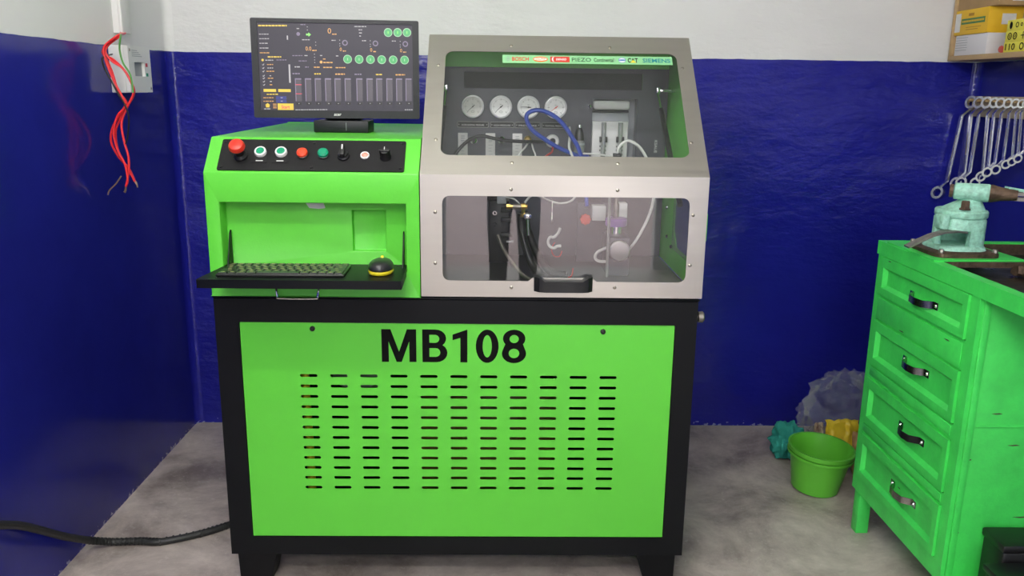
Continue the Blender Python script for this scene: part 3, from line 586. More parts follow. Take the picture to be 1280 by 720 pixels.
part('brass_stem', MB().lathe([(0, 0), (.006, 0), (.006, .018), (.009, .019), (.009, .025), (0, .025)], 8).xf(frame((.071, 2.43, 1.068), (1, 0, 0), (0, -1, 0))), BRASS, bf)
part('banjo_fitting', MB().lathe([(.0, .01), (.007, .01), (.0115, .008), (.0115, 0), (0, 0)], 16).xf(FRONT(.084, 2.43, 1.046)), CHROME, bf)
part('banjo_pipe', MB().tube([(.084, 2.424, 1.04), (.085, 2.424, 1.015), (.0865, 2.424, .99)], .0045, 10), CHROME, bf)
part('black_hose', MB().tube([(.067, 2.45, 1.05), (.067, 2.45, 1.02), (.075, 2.44, .971), (.099, 2.42, .905), (.13, 2.38, .874), (.2, 2.36, .872)], .0125, 12, 5), RUBBER, TB)
part('black_hose', MB().tube([(.075, 2.5, 1.05), (.085, 2.49, 1.0), (.11, 2.46, .94), (.15, 2.42, .885), (.2, 2.40, .875)], .0125, 12, 5), RUBBER, TB)
part('sleeved_hose', MB().tube([(-.003, 2.455, .985), (.012, 2.44, .95), (.04, 2.41, .912), (.075, 2.37, .879), (.12, 2.33, .870)], .0055, 10, 5), BARE, TB)
part('clear_hose', MB().tube([(.02, 2.45, 1.098), (.045, 2.44, 1.094), (.06, 2.43, 1.082)], .003, 8, 4), CLEARH, TB)
part('clear_hose', MB().tube([(.075, 2.43, 1.085), (.095, 2.44, 1.105), (.118, 2.47, 1.10), (.15, 2.5, 1.083), (.185, 2.5, 1.075), (.22, 2.5, 1.085), (.236, 2.52, 1.115), (.24, 2.55, 1.17)], .0033, 8, 5), WHOSE, TB)
part('injector_probe', MB().lathe([(0, -.075), (.0015, -.073), (.0035, -.06), (.0035, -.04), (.0018, -.038), (.0018, 0), (0, 0)], 10).xf(Matrix.Translation((.160, 2.5, 1.085))), CHROME, TB)
part('white_clip_ring', MB().tube([(.186, 2.5, 1.0), (.180, 2.5, .985), (.168, 2.5, .972), (.156, 2.5, .972), (.150, 2.5, .958), (.155, 2.5, .944), (.168, 2.5, .938), (.178, 2.5, .944), (.19, 2.5, .945)], .0045, 8, 4), WHOSE, TB)
part('red_lead', MB().tube([(.16, 2.42, .890), (.175, 2.40, .872), (.195, 2.39, .871), (.215, 2.40, .874), (.222, 2.43, .89)], .0022, 8), RED, TB)
part('red_lead', MB().tube([(.175, 2.56, .945), (.165, 2.56, .925), (.172, 2.55, .905), (.19, 2.55, .903), (.197, 2.55, .92)], .0015, 8), RED, TB)
# injector clamp with round end cap
ch = part('clamp_block', MB().box(.322, .39, 2.43, 2.56, .868, .985, .006), PANELD, TB)
part('end_cap', MB().lathe([(0, .022), (.027, .022), (.031, .019), (.031, 0), (0, 0)], 36).xf(FRONT(.356, 2.43, .947)), mat('turned_aluminium', (.66, .65, .64), .3, 1, aniso=.7), ch, label='round turned aluminium end cap')
part('clamp_cylinder', MB().lathe([(0, .98), (.0165, .98), (.0165, 1.012), (0, 1.012)], 24).xf(Matrix.Translation((.352, 2.48, 0))), CHROME, ch)
part('purple_disc', MB().lathe([(0, 1.0125), (.031, 1.0125), (.033, 1.016), (.033, 1.032), (.030, 1.036), (0, 1.036)], 30).xf(Matrix.Translation((.352, 2.48, 0))), PUR, ch)
part('clear_rod', MB().lathe([(0, .868), (.0045, .868), (.0045, 1.12), (0, 1.12)], 12).xf(Matrix.Translation((.322, 2.42, 0))), CLEARH, ch)  # clear vertical rod at the left edge of the clamp
part('injector_body', MB().lathe([(0, 1.0365), (.009, 1.0365), (.009, 1.075), (.006, 1.08), (.006, 1.16), (0, 1.16)], 16).xf(Matrix.Translation((.352, 2.49, 0))), BARE, ch)
rk = MB()  # red knob, partly a reflection of the shelf modelled as a solid
for i in range(8): rk.join(MB().lathe([(0, -.006), (.006, -.005), (.007, 0), (.006, .005), (0, .006)], 10), FRONT(.272+.011*math.cos(i*math.pi/4), 2.6, 1.012+.011*math.sin(i*math.pi/4)))
rk.join(MB().lathe([(0, -.005), (.012, -.005), (.012, .006), (0, .006)], 16), FRONT(.272, 2.6, 1.012)); part('red_knob', rk, REDL, TB)
for x0, x1, z0, z1 in ((.292, .336, 1.008, 1.055), (.372, .403, 1.016, 1.064)): part('white_block', MB().box(x0, x1, 2.60, 2.64, z0, z1, .003), WHITEP, TB)  # white blocks that partly stand in for reflections of shelf items
part('white_block_post', MB().box(.25, .41, 2.645, 2.655, .868, 1.06, .002), PANELD, TB)
part('white_hose', MB().tube([(.357, 2.58, 1.20), (.357, 2.55, 1.226), (.364, 2.55, 1.245), (.387, 2.55, 1.26), (.415, 2.545, 1.248), (.435, 2.54, 1.225), (.452, 2.53, 1.19), (.464, 2.51, 1.14), (.465, 2.5, 1.095), (.453, 2.5, 1.04), (.429, 2.5, .985), (.405, 2.5, .946), (.39, 2.53, .92)], .0045, 10, 5), WHOSE, TB)
part('white_hose', MB().tube([(.33, 2.46, .950), (.315, 2.45, .947), (.296, 2.45, .937), (.289, 2.45, .921), (.299, 2.45, .910), (.325, 2.45, .908)], .0045, 10, 5), WHOSE, TB)
part('hose_plug', MB().box(.345, .368, 2.545, 2.565, 1.196, 1.222, .002), RUBBER, TB)
part('white_sensor_lead', MB().tube([(.26, 2.62, 1.215), (.30, 2.6, 1.215), (.347, 2.56, 1.212)], .0028, 8), WHOSE, TB)
mh = part('mesh_drain_hose', MB().tube([(.36, 2.62, 1.17), (.40, 2.60, 1.13), (.45, 2.59, 1.115), (.49, 2.59, 1.12), (.515, 2.6, 1.15)], .017, 14, 6), BARE, TB)
for x, y, z in ((.535, 2.655, 1.045), (.535, 2.63, .955), (.535, 2.56, .935)):
    part('side_bolt', MB().lathe([(0, .006), (.004, .005), (.006, .001), (.006, 0), (0, 0)], 12).xf(frame((x+.004, y, z), (0, 0, 1), (0, 1, 0))), CHROME if z > 1 else DSCREW, TB)
# ================================================================== monitor
MC = Vector((-.4725, 2.5, 1.4565)); MA = math.radians(5)
MM = Matrix.Translation(MC) @ Matrix.Rotation(MA, 4, 'Z') @ Matrix.Rotation(math.radians(-3), 4, 'X') @ FRONT(0, 0, 0)     # local x right, y up, z to viewer
MW, MH = .4745, .277
BEZ = mat('monitor_plastic', (.009, .010, .013), .42, spec=.3)
MON = thing('monitor', 'black widescreen monitor showing a dark test program on top of the green console', 'monitor', (-.4725, 2.52, 1.28))
SWd, SH = .4375, .2445; SCY = .0055
part('bezel', sheet([rrect(-MW/2, MW/2, -MH/2, MH/2, .005, 3), rrect(-SWd/2, SWd/2, -SH/2+SCY, SH/2+SCY, .001, 1)], .014).xf(MM @ Matrix.Translation((0, 0, -.012))), BEZ, MON)
part('rear_shell', MB().loft([[(-MW/2+.003, -MH/2+.003, -.0125), (MW/2-.003, -MH/2+.003, -.0125), (MW/2-.003, MH/2-.003, -.0125), (-MW/2+.003, MH/2-.003, -.0125)], [(-.14, -.09, -.05), (.14, -.09, -.05), (.14, .09, -.05), (-.14, .09, -.05)]]).xf(MM), BEZ, MON, smooth=False)
def screen_mat():
    m = bpy.data.materials.new('lit_screen'); m.use_nodes = True; nt = m.node_tree; N = nt.nodes; b = N['Principled BSDF']
    b.inputs['Base Color'].default_value = (.01, .01, .012, 1); b.inputs['Roughness'].default_value = .4; b.inputs['Specular IOR Level'].default_value = .25
    b.inputs['Emission Color'].default_value = (.036, .031, .045, 1); b.inputs['Emission Strength'].default_value = 1; return m
SCRN = part('screen', MB().box(-SWd/2, SWd/2, -SH/2+SCY, SH/2+SCY, -.006, -.003).xf(MM), screen_mat(), MON, smooth=False, label='dark lit screen with green round icons and bar columns')
part('maker_logo', text('acer', .021, .0062, bold=.02, shear=.15).xf(MM @ Matrix.Translation((.0, -.1285, .0021))), OFFW, MON, smooth=False)
FZ = ZT+.003
part('stand_foot', MB().box(-.5435, -.383, 2.492, 2.60, FZ-.0015, FZ+.033, .004), BEZ, MON)
part('stand_seam', MB().box(-.449, -.4478, 2.4912, 2.4925, FZ+.004, FZ+.028), GREYP, MON)
part('stand_neck', MB().box(-.52, -.41, 2.535, 2.59, FZ+.034, 1.40, .006), BEZ, MON)
# screen content; s,t in 0..1 of the screen, t from the top
def S(s, t, d=.0): return MM @ Matrix.Translation((-SWd/2+s*SWd, SH/2+SCY-t*SH, -.0028+d))
E_ = {k: glow('ui_'+k, c, s) for k, c, s in (('white', (.50, .48, .50), .62), ('orange', (.85, .42, .10), .6), ('yellow', (.80, .56, .05), .72), ('green', (.05, .42, .12), .7), ('ring', (.30, .55, .32), .8), ('purple', (.19, .15, .24), .8), ('fill', (.062, .050, .068), .8), ('red', (.75, .05, .10), .8), ('blue', (.02, .03, .22), .7), ('dark', (.012, .010, .014), .6), ('lime', (.22, .75, .12), .9))}
def ui(nm, mb, c): part(nm, mb, E_[c], SCRN, smooth=False)
def st(X, Y): s = (X-92)/772; return s, (Y-119-.018*(X-92))/429
def dash(X, Y, w, c='white', h=4.0):
    n = max(1, int(w//13)); mb = MB(); x = X-w/2; rnd = random.Random(int(X*7+Y))
    while x < X+w/2-3:
        l = min(rnd.uniform(7, 16), X+w/2-x); s, t = st(x+l/2, Y); hw = l/2/772*SWd; hh = h/2/429*SH
        mb.join(MB().box(-hw, hw, -hh, hh, 0, .0003), S(s, t)); x += l+3
    ui('text_line', mb, c)
def tx(st_, X, Y, w, h, c, bold=0): s, t = st(X, Y); ui('screen_text', text(st_, w/772*SWd, h/429*SH, .0003, bold).xf(S(s, t, .0002)), c)
def rect(nm, X0, X1, Y0, Y1, c, d=0):
    s, t = st((X0+X1)/2, (Y0+Y1)/2); w = (X1-X0)/772*SWd/2; h = (Y1-Y0)/429*SH/2; ui(nm, MB().box(-w, w, -h, h, 0, .0003).xf(S(s, t, d)), c)
def disc(nm, X, Y, r, c, d=0, hole=0):
    s, t = st(X, Y); k = SWd/772; ui(nm, sheet([circ(0, 0, r*k)]+([circ(0, 0, hole*k)] if hole else []), .0003).xf(S(s, t, d)), c)
dash(168, 137, 140, 'yellow', 7)
for Y, w, c in ((178, 52, 'white'), (200, 48, 'white'), (222, 46, 'white'), (245, 46, 'white'), (268, 46, 'orange')): dash(100+w/2, Y, w, c)
rect('scroll_bar', 236, 242, 185, 205, 'white'); dash(172, 288, 68, 'yellow', 6); disc('radio_dot', 112, 303, 6, 'yellow'); dash(145, 304, 40); dash(205, 303, 50, 'purple')
for i, Y in enumerate((325, 342, 358, 380, 392, 408, 424)):
    s, t = st(113, Y); ck = MB().join(MB().box(-.0009, .0009, -.0013, .0013, 0, .0003), S(s-.003, t+.003) @ Matrix.Rotation(.8, 4, 'Z')).join(MB().box(-.0009, .0009, -.0028, .0028, 0, .0003), S(s+.003, t) @ Matrix.Rotation(-.6, 4, 'Z')); ui('check_mark', ck, 'white')
    dash(148, Y, (30, 28, 38, 10, 28, 10, 12)[i], 'white' if i % 2 else 'orange')
rect('scroll_bar', 239, 247, 325, 415, 'white'); rect('soft_key', 110, 172, 445, 459, 'yellow'); rect('soft_key', 183, 245, 446, 460, 'yellow'); dash(155, 471, 60, 'yellow', 5)
for Y in (488, 505): dash(132, Y, 50, 'orange'); rect('value_field', 170, 222, Y-7, Y+8, 'blue'); dash(198, Y, 10, 'white')
s, t = st(127, 525); ui('home_icon', sheet([[(-.0075, 0), (0, .0065), (.0075, 0), (.005, 0), (.005, -.006), (-.005, -.006), (-.005, 0)]], .0003).xf(S(s, t)), 'yellow')
for Y in (520, 529, 538): rect('menu_line', 154, 172, Y-2, Y+2, 'orange')
dash(127, 543, 36); rect('start_button', 177, 256, 517, 549, 'yellow'); tx('Start', 216, 534, 42, 17, 'red', .02)
dash(318, 132, 24, 'purple'); dash(295, 151, 18); disc('indicator_dot', 293, 177, 9, 'purple'); rect('arrow_stem', 332, 343, 176, 184, 'lime')
s, t = st(347, 180); ui('arrow_head', sheet([[(-.002, .0058), (.005, 0), (-.002, -.0058)]], .0003).xf(S(s, t)), 'lime')
for X, Y in ((339, 143), (339, 158), (378, 217), (378, 232), (370, 275), (370, 290), (370, 303), (370, 316)): disc('indicator_dot', X, Y, 2, 'white')
tx('0', 448, 162, 17, 26, 'orange'); dash(472, 178, 22, 'orange', 5); dash(330, 205, 38); tx('0.0', 341, 248, 28, 20, 'orange'); dash(370, 257, 22, 'orange', 5)
for X in (467, 620, 770): dash(X, 208+(X-467)*.012, 20)
for X, Y in ((502, 252), (655, 255), (806, 258)):
    tx('0', X, Y, 10, 17, 'orange'); dash(X+18, Y+8, 15, 'orange', 5); disc('knob_ring', X+22, Y-32, 14, 'purple', 0, 9)
    for k in (-3, 8, -20): disc('indicator_dot', X-4, Y-25+k, 2, 'white')
dash(603, 141, 60); dash(603, 157, 18); dash(603, 172, 14); dash(601, 187, 8)
for X, Y in ((742, 170), (790, 170), (837, 170), (535, 300), (593, 301), (650, 302), (707, 303), (765, 304), (823, 305)):
    disc('icon_ring', X, Y, 21.5, 'ring', 0, 18.5); disc('round_icon', X, Y, 18.5, 'green'); rect('icon_mark', X-2, X+2, Y-6, Y+6, 'lime' if Y < 200 else 'ring', .0003)
dash(285, 282, 50, 'purple'); dash(330, 282, 20, 'white'); dash(310, 308, 40, 'purple'); dash(405, 282, 15); dash(483, 284, 12); dash(420, 299, 16, 'orange'); disc('radio_dot', 402, 314, 7, 'orange'); dash(438, 316, 50, 'orange', 6)
for X, w, c in ((282, 26, 'white'), (330, 18, 'purple'), (380, 30, 'orange'), (435, 46, 'orange'), (500, 52, 'orange')): dash(X, 337+(X-282)*.02, w, c, 5)
for X, w, c in ((275, 36, 'purple'), (382, 32, 'yellow'), (495, 48, 'orange'), (587, 38, 'purple'), (692, 32, 'yellow'), (800, 48, 'orange')): dash(X, 370+(X-275)*.015, w, c, 6)
for i, X in enumerate((269, 319, 368, 419, 467, 518, 577, 629, 678, 729, 779, 827)):
    o = (X-269)*.006; rect('chart_bar', X, X+30, 393+o, 506+o, 'fill'); rect('bar_edge', X-1, X+3, 393+o, 506+o, 'purple', .0003); rect('bar_top', X, X+30, 393+o, 399+o, 'purple', .0003)
    rect('bar_box', X+2, X+28, 512+o, 525+o, 'dark'); disc('indicator_dot', X+15, 518+o, 2, 'white', .0003)
rect('limit_line', 270, 300, 423, 426, 'red', .0006); rect('limit_line', 270, 300, 468, 471, 'red', .0006); dash(345, 549, 160); dash(840, 553, 40)

# ================================================================== keyboard and mouse on the shelf
KB = thing('keyboard', 'slim black keyboard with yellow legends on the fold-out shelf', 'keyboard', (-.55, 2.1, .9435))
KZ = .9428
Mk = Matrix.Translation((-.5485, 2.112, KZ)) @ Matrix.Rotation(math.radians(1.2), 4, 'Z')
part('keyboard_base', MB().box(-.160, .160, -.062, .062, 0, .007, .003).xf(Mk), mat('keyboard_plastic', (.015, .017, .014), .4), KB)
LEG = mat('key_legend', (.34, .34, .13), .5); KEYM = mat('key_plastic', (.010, .011, .010), .35)
def key_mesh(w, d, leg=True):
    mb = MB().loft([[(-w/2, -d/2, 0), (w/2, -d/2, 0), (w/2, d/2, 0), (-w/2, d/2, 0)], [(-w/2+.0008, -d/2+.0008, .0032), (w/2-.0008, -d/2+.0008, .0032), (w/2-.0008, d/2-.0008, .0032), (-w/2+.0008, d/2-.0008, .0032)]])
    if leg: mb.cur = 1; mb.box(-.0042, .0042, -.0020, .0032, .00325, .0036)
    return meshify('key', mb, [KEYM, LEG], smooth=False, origin=(0, 0, 0))[0]
km = {}
rows = [[1]*15, [1]*13+[2], [1.5]+[1]*12+[1.5], [1.75]+[1]*11+[2.25], [2.25]+[1]*10+[1, 1.75], [1.2, 1, 1.2, 1.2, 5.2, 1.2, 1, 1, 1, 1]]
for r, row in enumerate(rows):
    tot = sum(row); u = .312/tot; x = -.156; y = .050-r*.020
    for w in row:
        kw = round(w*u-.0022, 4); kd = .0172
        if kw not in km: km[kw] = key_mesh(kw, kd, w < 5)
        c = Mk @ Vector((x+w*u/2, y, .0071)); k = put(bpy.data.objects.new('key', km[kw]), c, KB); k.rotation_euler.z = math.radians(1.2); x += w*u
MO = thing('mouse', 'black wireless mouse with a bright yellow base rim on the shelf', 'mouse', (-.302, 2.11, .9435))
def egg(a, b, z, k=24): return [(-.302+a*math.cos(2*math.pi*i/k), 2.108+b*math.sin(2*math.pi*i/k)*(1+.08*math.sin(2*math.pi*i/k)), z) for i in range(k)]
part('base_rim', MB().loft([egg(.024, .043, KZ), egg(.031, .051, KZ+.002), egg(.0325, .0525, KZ+.007), egg(.031, .051, KZ+.011)]), YELLOW, MO, ang=60)
part('top_shell', MB().loft([egg(.031, .051, KZ+.0112), egg(.0325, .052, KZ+.016), egg(.031, .049, KZ+.024), egg(.026, .042, KZ+.031), egg(.017, .030, KZ+.035), egg(.006, .012, KZ+.0365)]), mat('mouse_black', (.02, .021, .022), .32), MO, ang=80)
part('scroll_wheel', MB().lathe([(0, -.0035), (.007, -.0035), (.008, 0), (.007, .0035), (0, .0035)], 16).xf(frame((-.302, 2.137, KZ+.0325), (0, 1, 0), (0, 0, 1))), YELLOW, MO)

# ================================================================== electrics on the left wall
t = thing('cable_trunking', 'white plastic cable trunking dropping down the left wall above the breaker box', 'trunking', (XL, 2.95, 1.572))
part('trunking_base', MB().box(XL, XL+.02, 2.918, 2.980, 1.572, ZC, .001), WHITEP, t); part('trunking_lid', MB().box(XL+.0205, XL+.032, 2.915, 2.983, 1.572, ZC, .003), WHITEP, t)
CB = thing('breaker_box', 'white plastic breaker enclosure on the blue left wall below the trunking', 'breaker box', (XL, 2.96, 1.38))
part('enclosure', MB().box(XL+.0005, XL+.050, 2.862, 3.04, 1.379, 1.532, .003), WHITEP, CB)
XF = lambda y, z, d=0: frame((XL+.0505+d, y, z), (0, 1, 0), (0, 0, 1))
cvm = sheet([rrect(-.088, .088, -.0755, .0755, .003, 2), rrect(-.045, .035, -.022, .024, .001, 1)], .014).xf(XF(2.951, 1.4555)); part('cover', cvm, WHITEP, CB, smooth=False)
part('breaker_window', MB().box(-.045, .035, -.022, .024, .001, .004).xf(XF(2.951, 1.4555)), GREYP, CB)
part('red_tag', MB().box(.044, .060, .010, .022, .0142, .0148).xf(XF(2.951, 1.4555)), RED, CB); part('green_tag', MB().box(.044, .060, -.022, -.011, .0142, .0148).xf(XF(2.951, 1.4555)), TEALB, CB)
for y, z in ((-.075, .062), (.075, -.062)): part('cover_screw', MB().lathe([(0, .003), (.004, .002), (.005, 0), (0, 0)], 12).xf(XF(2.951+y, 1.4555+z, .014)), SCREW, CB)
pr2 = MB()
for i in range(4): pr2.box(-.06, .02-.012*i, .042+.006*i, .044+.006*i, .0141, .0145)
part('cover_print', pr2.xf(XF(2.951, 1.4555)), GREYP, CB, smooth=False)
wires = {
 'wire_a': (REDW, .0036, 2.75, [(-1.194, 1.554), (-1.224, 1.537), (-1.246, 1.517), (-1.25, 1.498), (-1.221, 1.482), (-1.188, 1.448), (-1.168, 1.405), (-1.165, 1.381), (-1.177, 1.357), (-1.209, 1.317), (-1.241, 1.276), (-1.253, 1.227), (-1.234, 1.179), (-1.205, 1.142), (-1.19, 1.105)], 'red insulated wire bowing furthest left below the breaker box'),
 'wire_b': (REDW, .0036, 2.741, [(-1.195, 1.552), (-1.229, 1.528), (-1.241, 1.509), (-1.241, 1.49), (-1.225, 1.447), (-1.211, 1.388), (-1.187, 1.345), (-1.211, 1.301), (-1.231, 1.26), (-1.23, 1.204), (-1.213, 1.159), (-1.192, 1.118), (-1.185, 1.099)], 'red insulated wire ending furthest right below the breaker box'),
 'wire_c': (REDW, .0036, 2.732, [(-1.186, 1.552), (-1.222, 1.527), (-1.235, 1.505), (-1.219, 1.478), (-1.186, 1.455), (-1.165, 1.416), (-1.159, 1.381), (-1.185, 1.333), (-1.206, 1.285), (-1.203, 1.229), (-1.194, 1.18), (-1.198, 1.131), (-1.211, 1.083)], 'red insulated wire hanging straightest and lowest of the red bundle'),
 'wire_d': (REDW, .0036, 2.722, [(-1.189, 1.553), (-1.227, 1.526), (-1.236, 1.505), (-1.229, 1.466), (-1.211, 1.412), (-1.185, 1.345), (-1.212, 1.309), (-1.229, 1.261), (-1.223, 1.205), (-1.203, 1.156), (-1.199, 1.107), (-1.207, 1.086)], 'red insulated wire in the middle of the hanging bundle'),
 'wire_e': (GRNW, .0028, 2.715, [(-1.176, 1.551), (-1.183, 1.513), (-1.176, 1.471), (-1.157, 1.436), (-1.153, 1.381)], 'thin green wire hanging in front of the breaker box'),
 'wire_f': (RUBBER, .0026, 2.708, [(-1.235, 1.485), (-1.232, 1.454), (-1.216, 1.42), (-1.199, 1.381), (-1.179, 1.342), (-1.171, 1.302), (-1.18, 1.246), (-1.188, 1.222)], 'thin black wire crossing the red bundle on the left wall')}
for i, (k, (m, r, y, P, lab)) in enumerate(wires.items()):
    pts = [(-1.276+.004*(i % 3), 2.935+.010*(i % 4), 1.60), (-1.266+.004*(i % 3), 2.925+.008*(i % 4), 1.574), (-1.232, 2.85, 1.565)]+[(a, y, b) for a, b in P] if k != 'wire_f' else [(-1.245, 2.80, 1.50)]+[(a, y, b) for a, b in P]
    w = thing('wire', lab, 'wire', (P[-1][0], y, P[-1][1]), 'loose wires below the breaker box')
    part('insulation', MB().tube(pts, r, 8, 5), m, w)
    if m is REDW:
        e = Vector(pts[-1]); d = (e-Vector(pts[-2])).normalized(); part('bare_end', MB().tube([e, e+d*.012+Vector((.002, 0, 0)), e+d*.02], .0024, 6, 2), COPPER, w)
w = part('wire_offcut', MB().tube([(-1.209, 2.70, 1.121), (-1.228, 2.70, 1.096), (-1.25, 2.70, 1.076), (-1.257, 2.70, 1.06)], .0024, 6, 4), COPPER); props(w, 'stripped grey-brown wire tail curling left below the red wires', 'wire', 'loose wires below the breaker box')
# conduit on the floor, climbing the left wall
cpts = [(-1.268, 1.80, .40), (-1.268, 1.943, .315), (-1.266, 2.03, .264), (-1.262, 2.11, .205), (-1.258, 2.22, .122), (-1.245, 2.33, .045), (-1.20, 2.375, .0145), (-1.12, 2.385, .012), (-1.054, 2.38, .012), (-.946, 2.43, .012), (-.88, 2.48, .012), (-.80, 2.56, .012)]
fc = thing('floor_cable', 'black ribbed conduit lying across the floor and up the left wall', 'cable', (-1.0, 2.4, 0))
part('conduit', MB().tube(cpts, .011, 10, 6), CABLE, fc)
P6 = []
tmp = MB(); PP = [Vector(p) for p in cpts]
for i in range(5, len(PP)-1):
    for k in range(6): P6.append((PP[i].lerp(PP[i+1], k/6), (PP[i+1]-PP[i]).normalized()))
for p, d in P6[::1]:
    s_ = d.orthogonal().normalized(); tmp.join(MB().lathe([(.0112, -.003), (.0124, -.002), (.0124, .002), (.0112, .003)], 10), frame(p, s_, d.cross(s_)))
part('conduit_ribs', tmp, CABLE, fc, kind='stuff')
# ================================================================== green drawer bench along the right wall
BX, BYN, BYB = 1.17, 1.95, 2.515
WB = thing('workbench', 'bright green steel workbench with four drawers along the right wall', 'workbench', (1.5, 1.9, 0))
# pedestal carcass: closed box with drawer openings backed by the drawers
part('pedestal', MB().box(BX+.012, XR-.03, BYN, BYB-.005, .152, .929, .002), BENCHG, WB)
fz = [(.812, .9275), (.588, .728), (.395, .540), (.208, .355)]; YA, YZ = 1.99, 2.478
FRM = sheet([[(BYN, .152), (BYB-.005, .152), (BYB-.005, .929), (BYN, .929)]]+[[(YA-.003, a-.003), (YZ+.003, a-.003), (YZ+.003, b+.002 if b < .92 else .9285), (YA-.003, b+.002 if b < .92 else .9285)] for a, b in fz], .011)
part('face_frame', FRM.xf(frame((BX+.0115, 0, 0), (0, -1, 0), (0, 0, 1)) @ Matrix.Diagonal((-1, 1, 1, 1))), BENCHG, WB, smooth=False)
for a, b in ((.735, .80), (.552, .58), (.365, .388)):
    part('rail_strip', MB().box(BX-.003, BX-.0002, YA+.004, YZ-.004, a, b, .001), BENCHG, WB)
handle_y = [(2.143, 2.299, .855), (2.142, 2.292, .664), (2.122, 2.267, .471), (2.12, 2.27, .285)]
for (a, b), (h0, h1, hz), dk in zip(fz, handle_y, (0, 0, 1, 0)):
    O = [(YA, a), (YZ, a), (YZ, b), (YA, b)]; i1 = .030; i2 = .042
    ins = lambda k, kt: [(YA+k, a+k), (YZ-k, a+k), (YZ-k, b-kt), (YA+k, b-kt)]
    rings = [[(BX+.010, y, z) for y, z in O], [(BX-.006, y, z) for y, z in O], [(BX-.006, y, z) for y, z in ins(.022, .030)], [(BX+.006, y, z) for y, z in ins(.032, .040)]]
    d = part('drawer', MB().loft(rings), BENCHG, WB, smooth=False)
    yl, yr = h1, h0; hx = BX+.006
    pts = [(hx-.001, yl, hz), (hx-.0015, yl-.022, hz), (hx-.010, yl-.030, hz-.001), (hx-.024, yl-.042, hz-.002), (hx-.028, (yl+yr)/2, hz-.003), (hx-.024, yr+.042, hz-.002), (hx-.010, yr+.030, hz-.001), (hx-.0015, yr+.022, hz), (hx-.001, yr, hz)]
    part('handle', MB().ribbon(pts, (0, 0, 1), .020, .002), PULL if not dk else DSCREW, d, ang=50, label='bent steel strap handle')
    for y in (yl-.010, yr+.010): part('handle_screw', MB().lathe([(0, .005), (.004, .004), (.006, 0), (0, 0)], 10).xf(frame((hx-.002, y, hz), (0, 0, 1), (0, 1, 0))), CHROME, d)
for y0, y1 in ((BYB-.045, BYB-.005), (BYN, BYN+.04)):
    for x0 in (BX+.012, XR-.075): part('leg', MB().box(x0, x0+.04, y0, y1, 0, .1515, .002), BENCHG, WB)
part('side_seam', MB().box(BX+.035, XR-.06, BYN-.003, BYN-.0002, .594, .600, .001), BENCHG, WB)
part('side_edge_strip', MB().box(BX+.0125, BX+.030, BYN-.004, BYN-.0002, .155, .925, .001), BENCHG, WB)
# rust showing where the paint is scratched
for x, z, l in ((1.31, .545, .035), (1.205, .505, .006), (1.36, .345, .05), (1.20, .30, .008), (1.255, .63, .03)):
    part('rust_scratch', sheet([rounded([(-l/2, 0), (-l*.1, -.0022), (l/2, -.0006), (l*.2, .0018)], .0004, 2)], .0004).xf(FRONT(x, BYN-.0001, z)), RUST, WB, smooth=False)
for y, z, l in ((2.42, .9225, .02), (2.06, .79, .03), (2.30, .742, .03), (2.2, .3, .02)):
    part('rust_scratch', sheet([rounded([(-l/2, 0), (-l*.1, -.002), (l/2, -.0006), (l*.2, .0016)], .0004, 2)], .0004).xf(frame((BX-.0062, y, z), (0, -1, 0), (0, 0, 1))), RUST, WB, smooth=False)
# tray top with raised rim
YN = .95
tp = sheet([[(BX-.003, YN), (XR-.012, YN), (XR-.012, BYB), (BX-.003, BYB)], [(BX+.028, YN+.03), (XR-.04, YN+.03), (XR-.04, BYB-.028), (BX+.028, BYB-.028)]], .0405).xf(Matrix.Translation((0, 0, .9295)))
part('table_rim', tp, BENCHG, WB, smooth=False)
part('tray_plate', MB().box(BX+.0282, XR-.0402, YN+.0302, BYB-.0282, .9297, .934), mat('oily_steel_plate', (.045, .05, .04), .35, .6, var=.5, vscale=9, col2=(.05, .028, .018), rvar=.12), WB)
part('tray_back_lining', MB().box(BX+.0285, XR-.0405, BYB-.0305, BYB-.0283, .9342, .966), RUST, WB)
for x in (BX+.01, XR-.07): part('end_leg', MB().box(x, x+.05, YN+.01, YN+.06, 0, .9293, .002), BENCHG, WB)
part('foot_shelf', MB().box(BX+.015, XR-.03, 1.45, BYN-.006, .15, .165, .002), BENCHG, WB)
for x in (BX+.02, XR-.075):part('shelf_leg', MB().box(x, x+.04, 1.46, 1.50, 0, .1498, .002), BENCHG, WB)
# plate welded on the rim under the vise
mp_ = thing('mounting_plate', 'flat green steel plate under the vise at the bench corner', 'plate', (1.3, 2.32, .97))
part('plate_top', sheet([[(BX-.001, 2.185), (1.425, 2.195), (1.415, 2.45), (BX-.001, 2.46)]], .005).xf(Matrix.Translation((0, 0, .9702))), BENCHG, mp_, smooth=False)
part('plate_edge', MB().box(BX+.032, 1.42, 2.186, 2.192, .955, .9698), RUST, mp_)
cl = MB()
random.seed(3)
rings = []
for i in range(9):
    x = 1.385+.0115*i; r = .013+.004*random.random(); rings.append([(x+random.uniform(-.002, .002), 2.172+r*1.3*math.cos(2*math.pi*k/9)+random.uniform(-.003, .003), .951+r*math.sin(2*math.pi*k/9)+random.uniform(-.002, .002)) for k in range(9)])
o = part('rusty_bar', cl.loft(rings), RUST, None); props(o, 'lumpy rusty steel bar lying in the bench tray below the vise', 'steel bar')

